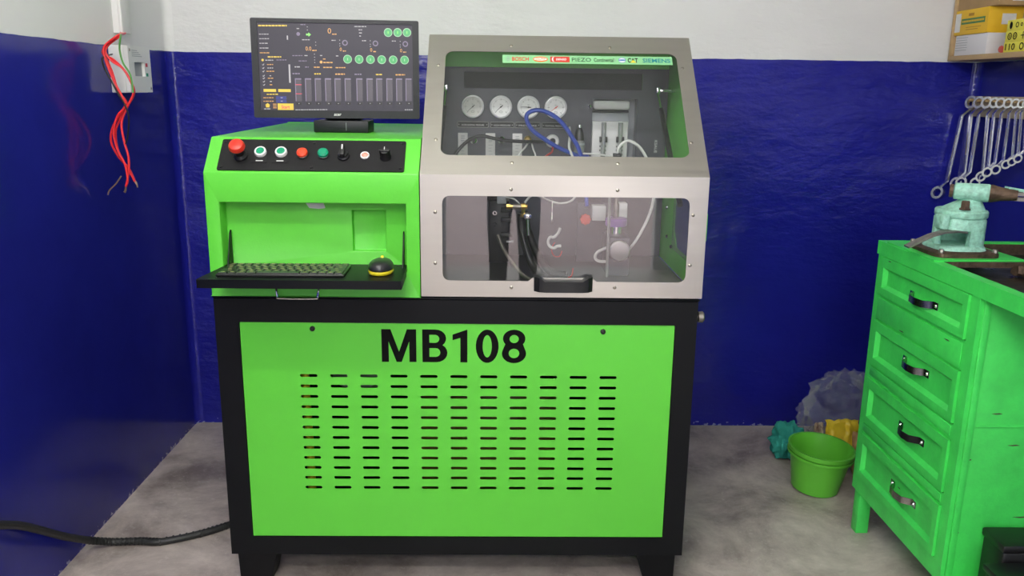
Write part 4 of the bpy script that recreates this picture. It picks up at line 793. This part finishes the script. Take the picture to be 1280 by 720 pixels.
# ================================================================== vise
VZ = .9755; VC = (1.285, 2.305)
VI = thing('bench_vise', 'worn green cast iron swivel vise with a steel lever on the bench corner', 'vise', (VC[0], VC[1], VZ))
def sq(cx, cy, a, b, z, n=3.2, k=28): return [(cx+a*math.copysign(abs(math.cos(2*math.pi*i/k))**(2/n), math.cos(2*math.pi*i/k)), cy+b*math.copysign(abs(math.sin(2*math.pi*i/k))**(2/n), math.sin(2*math.pi*i/k)), z) for i in range(k)]
vx, vy = 1.292, 2.305
part('base_plate', MB().loft([sq(vx-.010, vy, .090, .096, VZ, 7), sq(vx-.010, vy, .090, .096, VZ+.010, 7), sq(vx-.010, vy, .084, .090, VZ+.014, 7)]), RUST, VI, ang=50)
for x in (-.084, .064):
    for y in (-.08, .08): part('base_bolt', MB().lathe([(0, .010), (.006, .010), (.008, .006), (.008, 0), (0, 0)], 8).xf(Matrix.Translation((vx+x, vy+y, VZ+.0122))), BARE, VI)
# hollow body: C section open to the left, between foot ring and bridge
part('foot_ring', MB().loft([sq(vx-.008, vy, .072, .076, VZ+.0135), sq(vx-.008, vy, .070, .073, VZ+.020), sq(vx-.008, vy, .066, .069, VZ+.025)]), VISE, VI, ang=50)
sec = [p[:2] for p in sq(vx, vy, .058, .064, 0)]
opn = [(x, y) for x, y in sec if not (x < vx-.012 and y < vy+.03)]
start = max(range(len(opn)), key=lambda i: math.dist(opn[i], opn[i-1])); opn = opn[start:]+opn[:start]
inner = [(vx+(x-vx)*.68, vy+(y-vy)*.68) for x, y in reversed(opn)]
part('body_shell', MB().prism(opn+inner, VZ+.0252, VZ+.068), VISE, VI, ang=40)
part('bridge', MB().loft([sq(vx, vy, .058, .064, VZ+.0682), sq(vx, vy, .058, .064, VZ+.096), sq(vx, vy, .055, .060, VZ+.102)]), VISE, VI, ang=50)
part('side_lug', MB().box(vx-.076, vx-.054, vy-.050, vy-.008, VZ+.070, VZ+.112, .006), VISE, VI)
part('corner_post', MB().tube([(vx-.058, vy-.0, VZ+.024), (vx-.060, vy-.004, VZ+.072)], .011, 12, 1), VISE, VI)
part('swivel_collar', MB().loft([sq(vx+.001, vy, .063, .068, VZ+.1022, 2.2), sq(vx+.001, vy, .065, .070, VZ+.106, 2.2), sq(vx+.001, vy, .065, .070, VZ+.118, 2.2), sq(vx+.001, vy, .062, .066, VZ+.122, 2.2)]), VISE, VI, ang=40)
part('swivel_head', MB().loft([sq(vx+.004, vy, .054, .058, VZ+.1222, 2.3), sq(vx+.012, vy, .042, .044, VZ+.134, 2.3), sq(vx+.020, vy, .030, .032, VZ+.144, 2.3), sq(vx+.024, vy, .026, .026, VZ+.158, 2.3)]), VISE, VI, ang=60)
part('pivot_bolt', MB().lathe([(0, .024), (.010, .024), (.012, .021), (.012, .004), (.016, .003), (.016, 0), (0, 0)], 6).xf(Matrix.Translation((vx-.016, vy-.046, VZ+.1265))), RUST, VI)
A0 = Vector((vx-.034, vy+.012, VZ+.172)); AX = Vector((1, -.55, -.02)).normalized()
BRL = frame(A0, AX.orthogonal(), AX.cross(AX.orthogonal()))
part('barrel', MB().lathe([(0, .010), (.015, .010), (.0225, .013), (.023, .017), (.025, .094), (.0235, .098), (0, .098)], 24).xf(BRL), VISE, VI)
part('barrel_end', MB().lathe([(0, 0), (.017, 0), (.0185, .003), (.0185, .0095), (0, .0095)], 20).xf(BRL), RUST, VI)
part('jaw_sleeve', MB().lathe([(0, .0982), (.024, .0982), (.0245, .104), (.019, .125), (.014, .165), (0, .165)], 20).xf(BRL), RUST, VI)
E0 = A0+AX*.118; AY = Vector((1, -.25, -.03)).normalized()
for dz in (-.010, .004):
    part('jaw_bar', MB().loft([[E0+AY*d+Vector((0, s*w, 0))+Vector((0, 0, dz*k_+t_)) for s, t_ in ((-1, -h), (1, -h), (1, h), (-1, h))] for d, w, h, k_ in ((.0, .013, .005, 1), (.06, .013, .0048, 1), (.12, .012, .0045, .8), (.24, .012, .004, .65))]), BARE, VI, smooth=False)
part('jaw_rib', MB().loft([[E0+AY*d+Vector((0, s*w, 0))+Vector((0, 0, z0+t_)) for s, t_ in ((-1, -.004), (1, -.004), (1, .004), (-1, .004))] for d, w, z0 in ((.02, .010, .018), (.075, .008, .011))]), VISE, VI, smooth=False)
part('jaw_screw', MB().lathe([(0, -.030), (.004, -.030), (.005, -.022), (.0025, -.02), (.0025, 0), (0, 0)], 10).xf(Matrix.Translation(E0+AY*.085+Vector((0, 0, -.013)))), RUST, VI)
part('lever', MB().ribbon([(vx-.012, vy-.055, VZ+.066), (vx-.040, vy-.058, VZ+.0685), (vx-.075, vy-.058, VZ+.066), (vx-.105, vy-.056, VZ+.056), (vx-.135, vy-.052, VZ+.040), (vx-.165, vy-.048, VZ+.022)], (0, -1, .0), .030, .005), BARE, VI, ang=50, label='flat bent steel lever')

# ================================================================== ring spanners on the right wall
RL = thing('spanner_rail', 'pale wooden strip with pegs fixed to the right wall for spanners', 'rail', (XR, 3.05, 1.36))
part('rail_board', MB().box(XR-.022, XR-.0003, 2.72, 3.352, 1.325, 1.402, .002), mat('pale_timber', (.58, .47, .34), .6, var=.2, vscale=12, stretch=(1, .15, 1)), RL)
specs = [(3.334, .356, .075, .028), (3.281, .312, .034, .026), (3.227, .304, .044, .025), (3.178, .299, .018, .0225), (3.140, .272, .022, .022), (3.093, .251, .028, .021), (3.048, .237, .024, .020), (3.012, .215, .012, .0185), (2.986, .203, .008, .0175), (2.958, .190, .006, .017)]
order = ('largest and longest ring spanner, leftmost on the wall rail', 'second ring spanner from the left on the wall rail', 'third ring spanner from the left on the wall rail', 'fourth ring spanner from the left on the wall rail', 'fifth ring spanner from the left on the wall rail', 'sixth ring spanner from the left on the wall rail', 'seventh ring spanner from the left on the wall rail', 'eighth ring spanner from the left on the wall rail', 'ninth ring spanner from the left on the wall rail', 'tenth ring spanner from the left, shortest on the rail')
def ring_head(c, r, n, drop):
    """twelve-point ring, axis n"""
    n = Vector(n).normalized(); u = Vector((0, 1, 0)); u = (u-n*u.dot(n)).normalized()
    hole = [((r*.66 if i % 2 else r*.58)*math.cos(2*math.pi*i/24), (r*.66 if i % 2 else r*.58)*math.sin(2*math.pi*i/24)) for i in range(24)]
    return sheet([circ(0, 0, r, 24), hole], r*.62).xf(Matrix.Translation((0, 0, -r*.31))).xf(frame(c, u, n.cross(u)))
for (y, ln, dx, r), lab in zip(specs, order):
    zt = 1.378; xt = XR-.022-r*.32-.002
    w = thing('ring_spanner', lab, 'spanner', (xt-dx, y, zt-ln), 'chrome ring spanners on the wall rail')
    top = Vector((xt, y, zt)); bot = Vector((xt-dx-.012, y, zt-ln)); k = r/.028
    nt_ = Vector((-1, -.45, .25))
    part('ring_end', ring_head(top, r*.9, nt_, 0), WRENCH, w, ang=30)
    part('ring_end', ring_head(bot, r*.93, Vector((-1, -.55, .35)), 0), WRENCH, w, ang=30)
    s0 = top+Vector((-.004, 0, -r*.85)); s1 = top+Vector((-.024*k-dx*.12, 0, -r*.85-.026*k)); s3 = bot+Vector((.002, 0, r*.8)); s2 = s3+Vector((.020*k+dx*.10, 0, .026*k))
    part('shank', MB().ribbon([s0, s0.lerp(s1, .5)+Vector((-.001, 0, 0)), s1, s1.lerp(s2, .12), s1.lerp(s2, .5), s1.lerp(s2, .88), s2, s2.lerp(s3, .5), s3], (.12, .99, 0), .0175*k+.002, .0075*k), WRENCH, w, ang=40)
    d = (s2-s1).normalized(); st_ = MB().ribbon([s1.lerp(s2, .3)+Vector((-.0042*k, -.0005*k, 0)), s1.lerp(s2, .7)+Vector((-.0042*k, -.0005*k, 0))], (.12, .99, 0), .006*k, .0006)
    part('stamped_mark', st_, BARE, w)
    part('peg', MB().tube([(XR-.022, y, zt+r*.3), (xt-r*.45, y, zt+r*.3)], r*.2, 8, 1), PLY, RL)

# ================================================================== shelf with boxes, right wall
SX = 1.744; SHF = thing('wall_shelf', 'open plywood shelf on the right wall in the top corner', 'shelf', (XR, 2.95, 1.533))
part('shelf_board', MB().box(SX, XR-.0003, 2.30, 3.335, 1.533, 1.5515, .001), PLY, SHF)
part('end_board', MB().box(SX, XR-.0003, 3.3355, 3.353, 1.533, 2.02, .001), PLY, SHF)
part('end_board', MB().box(SX, XR-.0003, 2.2815, 2.2995, 1.533, 2.02, .001), PLY, SHF)
part('shelf_top', MB().box(SX, XR-.0003, 2.2815, 3.353, 2.0205, 2.038, .001), PLY, SHF)
def carton(name, x0, x1, y0, y1, z0, z1, m, label, cat='box', rot=0, group=None):
    t = thing(name, label, cat, ((x0+x1)/2, (y0+y1)/2, z0), group)
    part('carton', MB().box(x0, x1, y0, y1, z0, z1, .0015), m, t)
    part('flap', MB().box(x0+.002, x1-.002, y0-.0012, y0-.0002, (z0+z1)/2, z1-.001, .0003), m, t); return t
wb = carton('white_carton', SX+.006, XR-.012, 3.108, 3.322, 1.552, 1.626, WBOX, 'plain white carton on the shelf board under the yellow box')
lp = MB()
for i in range(6): lp.box(SX+.0048, SX+.0056, 3.235+.004*(i % 2), 3.315, 1.615-i*.009, 1.6168-i*.009)
part('printed_lines', lp, GREYP, wb, smooth=False)
yb = carton('yellow_carton', SX+.001, XR-.014, 3.11, 3.332, 1.6265, 1.716, YBOX, 'yellow carton with a green stripe on top of the white carton')
part('green_stripe', MB().box(SX-.0004, SX+.0006, 3.128, 3.285, 1.664, 1.684), GSTRIPE, yb)
part('stripe_text', text('INJECTION SPARE PARTS', .13, .009, bold=.01).xf(frame((SX-.0006, 3.206, 1.674), (0, -1, 0), (0, 0, 1))), YBOX, yb, smooth=False) if False else None
ds = MB()
for i in range(14): ds.box(SX-.0009, SX-.0005, 3.134+i*.0105, 3.1415+i*.0105, 1.6705, 1.6775)
part('stripe_print', ds, YBOX, yb, smooth=False)
part('maker_print', MB().box(SX-.0003, SX+.0006, 3.205, 3.24, 1.692, 1.702), PRINTY, yb)
for i in range(2): part('small_print', MB().box(SX-.0003, SX+.0006, 3.15+.02*i, 3.25, 1.651-i*.008, 1.653-i*.008), PRINTY, yb)
part('white_label', MB().box(SX-.0005, SX+.0006, 3.292, 3.328, 1.638, 1.705), OFFW, yb)
part('end_label', MB().box(SX+.05, SX+.10, 3.1068, 3.1086, 1.655, 1.692), OFFW, yb)
cb = carton('cardboard_box', SX+.004, XR-.016, 3.06, 3.33, 1.7165, 1.86, CARD, 'brown cardboard box on top of the yellow carton')
part('end_label', MB().box(SX+.05, SX+.115, 3.0568, 3.0586, 1.730, 1.76), OFFW, cb)
rg = part('red_rag', MB(), RED, None) if False else None
cr = MB(); rings = []
random.seed(5)
for i in range(12):
    a = i/11; x = 1.762+.045*a; r = .009+.004*math.sin(a*9); rings.append([(x+.003*random.random(), 3.03+.018*math.sin(a*7)+r*1.4*math.cos(2*math.pi*k/8), 1.5525+r+r*math.sin(2*math.pi*k/8)) for k in range(8)])
props(part('red_strap', cr.loft(rings), RED, None), 'crumpled red strap lying on the shelf before the white carton', 'strap')
lb = []
for i, (z0, z1, lab) in enumerate(((1.552, 1.586, 'bottom yellow box of the label stack, marked 110, on the shelf'), (1.5865, 1.622, 'middle yellow box of the label stack with drawn rings on the shelf'), (1.6225, 1.658, 'top yellow box of the label stack with drawn parts on the shelf'))):
    t = thing('label_box', lab, 'box', (1.81, 2.9, z0), 'yellow hand-marked boxes on the shelf')
    part('carton', MB().box(SX+.003, XR-.03, 2.80+.002*i, 2.993-.002*i, z0, z1, .001), LEMON, t)
    f = lambda y, d=0: frame((SX+.0026-d, y, (z0+z1)/2), (0, -1, 0), (0, 0, 1))
    g = MB()
    if i == 0: g.join(text('110', .055, .022, bold=.01), f(2.955)); g.join(sheet([circ(0, 0, .012), circ(0, 0, .008)], .0004), f(2.89)); g.join(sheet([circ(0, 0, .012), circ(0, 0, .008)], .0004), f(2.85))
    if i == 1:
        for yy in (2.965, 2.935): g.join(sheet([circ(0, 0, .012), circ(0, 0, .0085)], .0004), f(yy)); g.join(sheet([circ(0, 0, .005), circ(0, 0, .003)], .0004), f(yy))
        g.join(MB().box(-.012, .012, -.0015, .0015, 0, .0004), f(2.89)).join(MB().box(-.0015, .0015, -.012, .012, 0, .0004), f(2.89))
    if i == 2: g.join(sheet([ell(.008, .012)], .0004), f(2.965)); g.join(sheet([circ(0, 0, .009), circ(0, 0, .006)], .0004), f(2.93)); g.join(sheet([circ(0, 0, .006), circ(0, 0, .003)], .0004), f(2.905)); g.join(sheet([circ(0, 0, .011), circ(0, 0, .007)], .0004), f(2.87))
    part('marker_drawing', g, INKB, t, smooth=False)

# ================================================================== bucket and rubbish behind the bench
def bucket(cx, cy):
    t = thing('bucket', 'lime green plastic bucket on the floor behind the bench', 'bucket', (cx, cy, 0))
    T = Matrix.Translation((cx, cy, .0045)) @ Matrix.Rotation(math.radians(3), 4, 'X') @ Matrix.Rotation(math.radians(3), 4, 'Y')
    part('bucket_body', MB().lathe([(0, .0), (.078, 0), (.082, .003), (.108, .148), (.115, .15), (.1165, .165), (.109, .165), (.078, .008), (0, .008)], 40).xf(T), BUCKET, t)
    part('rim_ring', MB().lathe([(.1085, .136), (.116, .136), (.116, .145), (.109, .145)], 40).xf(T), BUCKET, t)
bucket(1.163, 2.79)
def packet(c, w, h, t, tilt, turn, amp, seed, n=22, m=16):
    '''soft flat packet: a pillow with pinched edges and creases, leaning back'''
    mb = MB(); R = Matrix.Translation(c) @ Matrix.Rotation(turn, 4, 'Z') @ Matrix.Rotation(tilt, 4, 'X')
    def P(i, j, s):
        u = -1+2*i/n; v = -1+2*j/m; th = t/2*(1-abs(u)**5)*(1-abs(v)**5)+.0008
        q = Vector((u*2, v*2, seed)); d = amp*(noise.noise(q*1.1)+.5*noise.noise(q*2.7)+.25*abs(noise.noise(q*5)))
        return R @ Vector((u*w/2+amp*.6*noise.noise(q*1.7+Vector((5, 0, 0))), s*th+d, v*h/2+amp*.6*noise.noise(q*1.9)))
    vs_ = [P(i, j, s) for s in (-1, 1) for j in range(m+1) for i in range(n+1)]; K = (n+1)*(m+1); fs = []
    for j in range(m):
        for i in range(n):
            a = j*(n+1)+i; q = (a, a+1, a+n+2, a+n+1); fs.append(q); fs.append(tuple(K+x for x in reversed(q)))
    rim = [i for i in range(n+1)]+[j*(n+1)+n for j in range(1, m+1)]+[m*(n+1)+i for i in range(n-1, -1, -1)]+[j*(n+1) for j in range(m-1, 0, -1)]
    for x, y in zip(rim, rim[1:]+rim[:1]): fs.append((x, y, K+y, K+x))
    return mb.add(vs_, fs)
def crumple(c, rad, amp, sc, seed, sub=4, flat=0):
    bm = bmesh.new(); bmesh.ops.create_icosphere(bm, subdivisions=sub, radius=1)
    for v in bm.verts:
        p = v.co.normalized(); nn = noise.ridged_multi_fractal(p*sc+Vector((seed, seed*.7, 0)), .9, 2.1, 4, 1.0, 2.0)
        q = p*(1+amp*(nn-1.2)); v.co = Vector((c[0]+q.x*rad[0], c[1]+q.y*rad[1], max(flat, c[2]+q.z*rad[2])))
    return MB().bm(bm)
props(part('plastic_bag', crumple((1.40, 3.13, .15), (.17, .12, .17), .30, 1.7, 4, 5, .001), PBAG, None, ang=40), 'crumpled clear plastic bag of rubbish behind the bench', 'bag')
props(part('teal_cloth', crumple((1.145, 3.06, .07), (.066, .055, .075), .42, 1.25, 17, 5, .001), CLOTH, None, ang=180), 'crumpled teal cloth on the floor beside the rubbish', 'cloth')
props(part('yellow_packet', packet((1.322, 2.955, .105), .135, .18, .035, -.2, .05, .014, 2.0), YPACK, None, ang=50), 'crumpled yellow packet leaning on the rubbish above the bucket', 'packet')
props(part('brown_packet', packet((1.40, 2.88, .085), .13, .17, .03, -.3, -.15, .014, 5.0), BROWNP, None, ang=50), 'brown paper packet leaning on the rubbish beside the bench', 'packet')
props(part('printed_wrapper', packet((1.236, 2.965, .092), .036, .175, .014, -.15, .2, .008, 9.0), mat('printed_foil', (.45, .36, .26), .35, var=.7, vscale=45, col2=(.08, .03, .02)), None, ang=50), 'brown and pale printed wrapper between cloth and yellow packet', 'wrapper')

# ================================================================== boxes under the bench, near edge of the view
bk = thing('storage_box', 'low black plastic box with a lid on the shelf under the bench', 'box', (1.40, 1.72, .166))
part('box_body', MB().box(1.212, 1.60, 1.62, 1.835, .1655, .262, .008), RUBBER, bk); part('box_lid', MB().box(1.206, 1.606, 1.614, 1.841, .2622, .282, .006), RUBBER, bk)
bk = thing('storage_case', 'taller dark case behind the low black box under the bench', 'case', (1.42, 1.89, .166))
part('case_body', MB().box(1.262, 1.62, 1.85, 1.94, .1655, .30, .006), RUBBER, bk); part('case_lid', MB().box(1.258, 1.624, 1.846, 1.943, .3002, .322, .005), RUBBER, bk)
props(part('plastic_pouch', crumple((1.37, 1.76, .302), (.075, .05, .022), .25, 1.8, 51, 4, .2825), PBAG, None, ang=30), 'clear plastic pouch on the low black box under the bench', 'pouch')
# ================================================================== the photographer, seen only mirrored in the lower acrylic sheet
def skinned(name, joints, edges, root, sub=2):
    me = bpy.data.meshes.new(name); names = list(joints); me.from_pydata([joints[n][:3] for n in names], [(names.index(a), names.index(b)) for a, b in edges], [])
    o = bpy.data.objects.new('tmp_body', me); COL.objects.link(o); sk = o.modifiers.new('s', 'SKIN'); sk.use_smooth_shade = True; sb = o.modifiers.new('u', 'SUBSURF'); sb.levels = sub
    for i, n in enumerate(names):
        sv = me.skin_vertices[0].data[i]; r = joints[n][3]; sv.radius = r if isinstance(r, tuple) else (r, r); sv.use_root = n == root
    dg = bpy.context.evaluated_depsgraph_get(); dg.update(); m2 = bpy.data.meshes.new_from_object(o.evaluated_get(dg)); bpy.data.objects.remove(o)
    mb = MB(); mb.add([v.co.copy() for v in m2.vertices], [tuple(p.vertices) for p in m2.polygons]); return mb
px_, py_ = .085, -.40
J = {'pelvis': (0, 0, .88, (.15, .11)), 'waist': (0, .0, 1.02, (.135, .10)), 'chest': (0, 0, 1.22, (.16, .115)), 'neck0': (0, -.01, 1.38, (.075, .07)), 'neck': (0, 0, 1.44, .055), 'head': (0, .02, 1.54, (.072, .088)), 'crown': (0, .01, 1.61, (.068, .082)),
 'hl': (-.085, 0, .82, .085), 'hr': (.085, 0, .82, .085), 'kl': (-.085, .02, .46, .058), 'kr': (.085, .02, .46, .058), 'cl': (-.087, -.005, .30, .054), 'cr': (.087, -.005, .30, .054), 'al': (-.09, -.01, .09, .040), 'ar': (.09, -.01, .09, .040), 'tl': (-.105, .13, .032, (.040, .030)), 'tr': (.105, .13, .032, (.040, .030)),
 'sl': (-.165, 0, 1.34, .058), 'sr': (.165, 0, 1.34, .058), 'el': (-.215, .09, 1.10, .043), 'er': (.215, .09, 1.10, .043), 'wl': (-.155, .29, 1.30, .028), 'wr': (.0, .29, 1.30, .028), 'pl': (-.145, .33, 1.36, (.036, .016)), 'pr': (-.025, .33, 1.36, (.036, .016))}
ED = [('pelvis', 'waist'), ('waist', 'chest'), ('chest', 'neck0'), ('neck0', 'neck'), ('neck', 'head'), ('head', 'crown'), ('pelvis', 'hl'), ('pelvis', 'hr'), ('hl', 'kl'), ('hr', 'kr'), ('kl', 'cl'), ('kr', 'cr'), ('cl', 'al'), ('cr', 'ar'), ('al', 'tl'), ('ar', 'tr'), ('chest', 'sl'), ('chest', 'sr'), ('sl', 'el'), ('sr', 'er'), ('el', 'wl'), ('er', 'wr'), ('wl', 'pl'), ('wr', 'pr')]
for s, hx in (('l', -.145), ('r', -.025)):
    sg = 1 if s == 'l' else -1
    for q in range(4):
        a, b = s+'f%da' % q, s+'f%db' % q; ln = (.026, .03, .028, .022)[q]
        J[a] = (hx-sg*.004+sg*(q-1.5)*.002, .345, 1.345+q*.019, .0085); J[b] = (hx+sg*(.02+ln), .352, 1.348+q*.019, .0075); ED += [('p'+s, a), (a, b)]
    J[s+'ta'] = (hx+sg*.022, .325, 1.335, .0095); J[s+'tb'] = (hx+sg*.042, .332, 1.362, .008); ED += [('p'+s, s+'ta'), (s+'ta', s+'tb')]
J = {k: (v[0]+px_, v[1]+py_, v[2], v[3]) for k, v in J.items()}
body = skinned('photographer', J, ED, 'pelvis')
zmin = min(p.z for p in body.v); body.xf(Matrix.Translation((0, 0, -zmin+.001)))
for i, f in enumerate(body.f):
    c = sum((body.v[k] for k in f), Vector())/len(f); ax = abs(c.x-px_)
    body.mi[i] = 3 if c.z < .085 else 1 if c.z < .93 else 2 if c.z < 1.36 and not (c.y-py_ > .19) else 0
PS = thing('person', 'person in dark trousers mirrored in the lower hood window, standing before the machine', 'person', (px_, py_, 0))
part('body', body, [mat('skin', (.30, .16, .10), .55), mat('dark_trousers', (.008, .009, .013), .8), mat('shirt', (.05, .06, .09), .8), mat('shoe_leather', (.015, .013, .012), .5)], PS, ang=180)
hc = Vector((px_, py_+.012, 1.575))
part('hair', crumple((hc.x, hc.y-.014, hc.z+.025), (.083, .096, .078), .05, 3, 3, 4), mat('hair_black', (.01, .008, .007), .5), PS, ang=180)
for sx in (-1, 1):
    e = part('eye', MB().lathe([(0, -.011), (.008, -.008), (.011, 0), (.008, .008), (0, .011)], 12).xf(Matrix.Translation((px_+sx*.030, py_+.098, 1.55))), WHITEP, PS); part('iris', MB().lathe([(0, .0), (.005, 0), (.004, .003), (0, .003)], 10).xf(frame((px_+sx*.030, py_+.108, 1.55), (-1, 0, 0), (0, 0, 1))), INKB, e)
    part('ear', MB().lathe([(0, -.006), (.014, -.005), (.018, 0), (.014, .005), (0, .006)], 14).xf(Matrix.Translation((px_+sx*.076, py_+.012, 1.535)) @ Matrix.Diagonal((.5, 1, 1.6, 1)) @ Matrix.Rotation(math.pi/2, 4, 'Y')), bpy.data.materials['skin'], PS)
part('nose', MB().loft([[(px_-.006, py_+.10, 1.55), (px_+.006, py_+.10, 1.55), (px_+.006, py_+.094, 1.555), (px_-.006, py_+.094, 1.555)], [(px_-.015, py_+.128, 1.512), (px_+.015, py_+.128, 1.512), (px_+.015, py_+.095, 1.508), (px_-.015, py_+.095, 1.508)]]), bpy.data.materials['skin'], PS)
part('mouth', MB().tube([(px_-.022, py_+.100, 1.488), (px_, py_+.108, 1.486), (px_+.022, py_+.100, 1.488)], .005, 8, 3), mat('lips', (.30, .10, .08), .5), PS)
ph = thing('phone', 'black smartphone held up by the person standing before the machine', 'phone', (0, -.035, 1.36)); part('phone_body', MB().box(-.078, .078, -.030, -.022, 1.348, 1.424, .003), RUBBER, ph); part('phone_screen', MB().box(-.073, .073, -.0312, -.0302, 1.352, 1.420), DARK, ph)
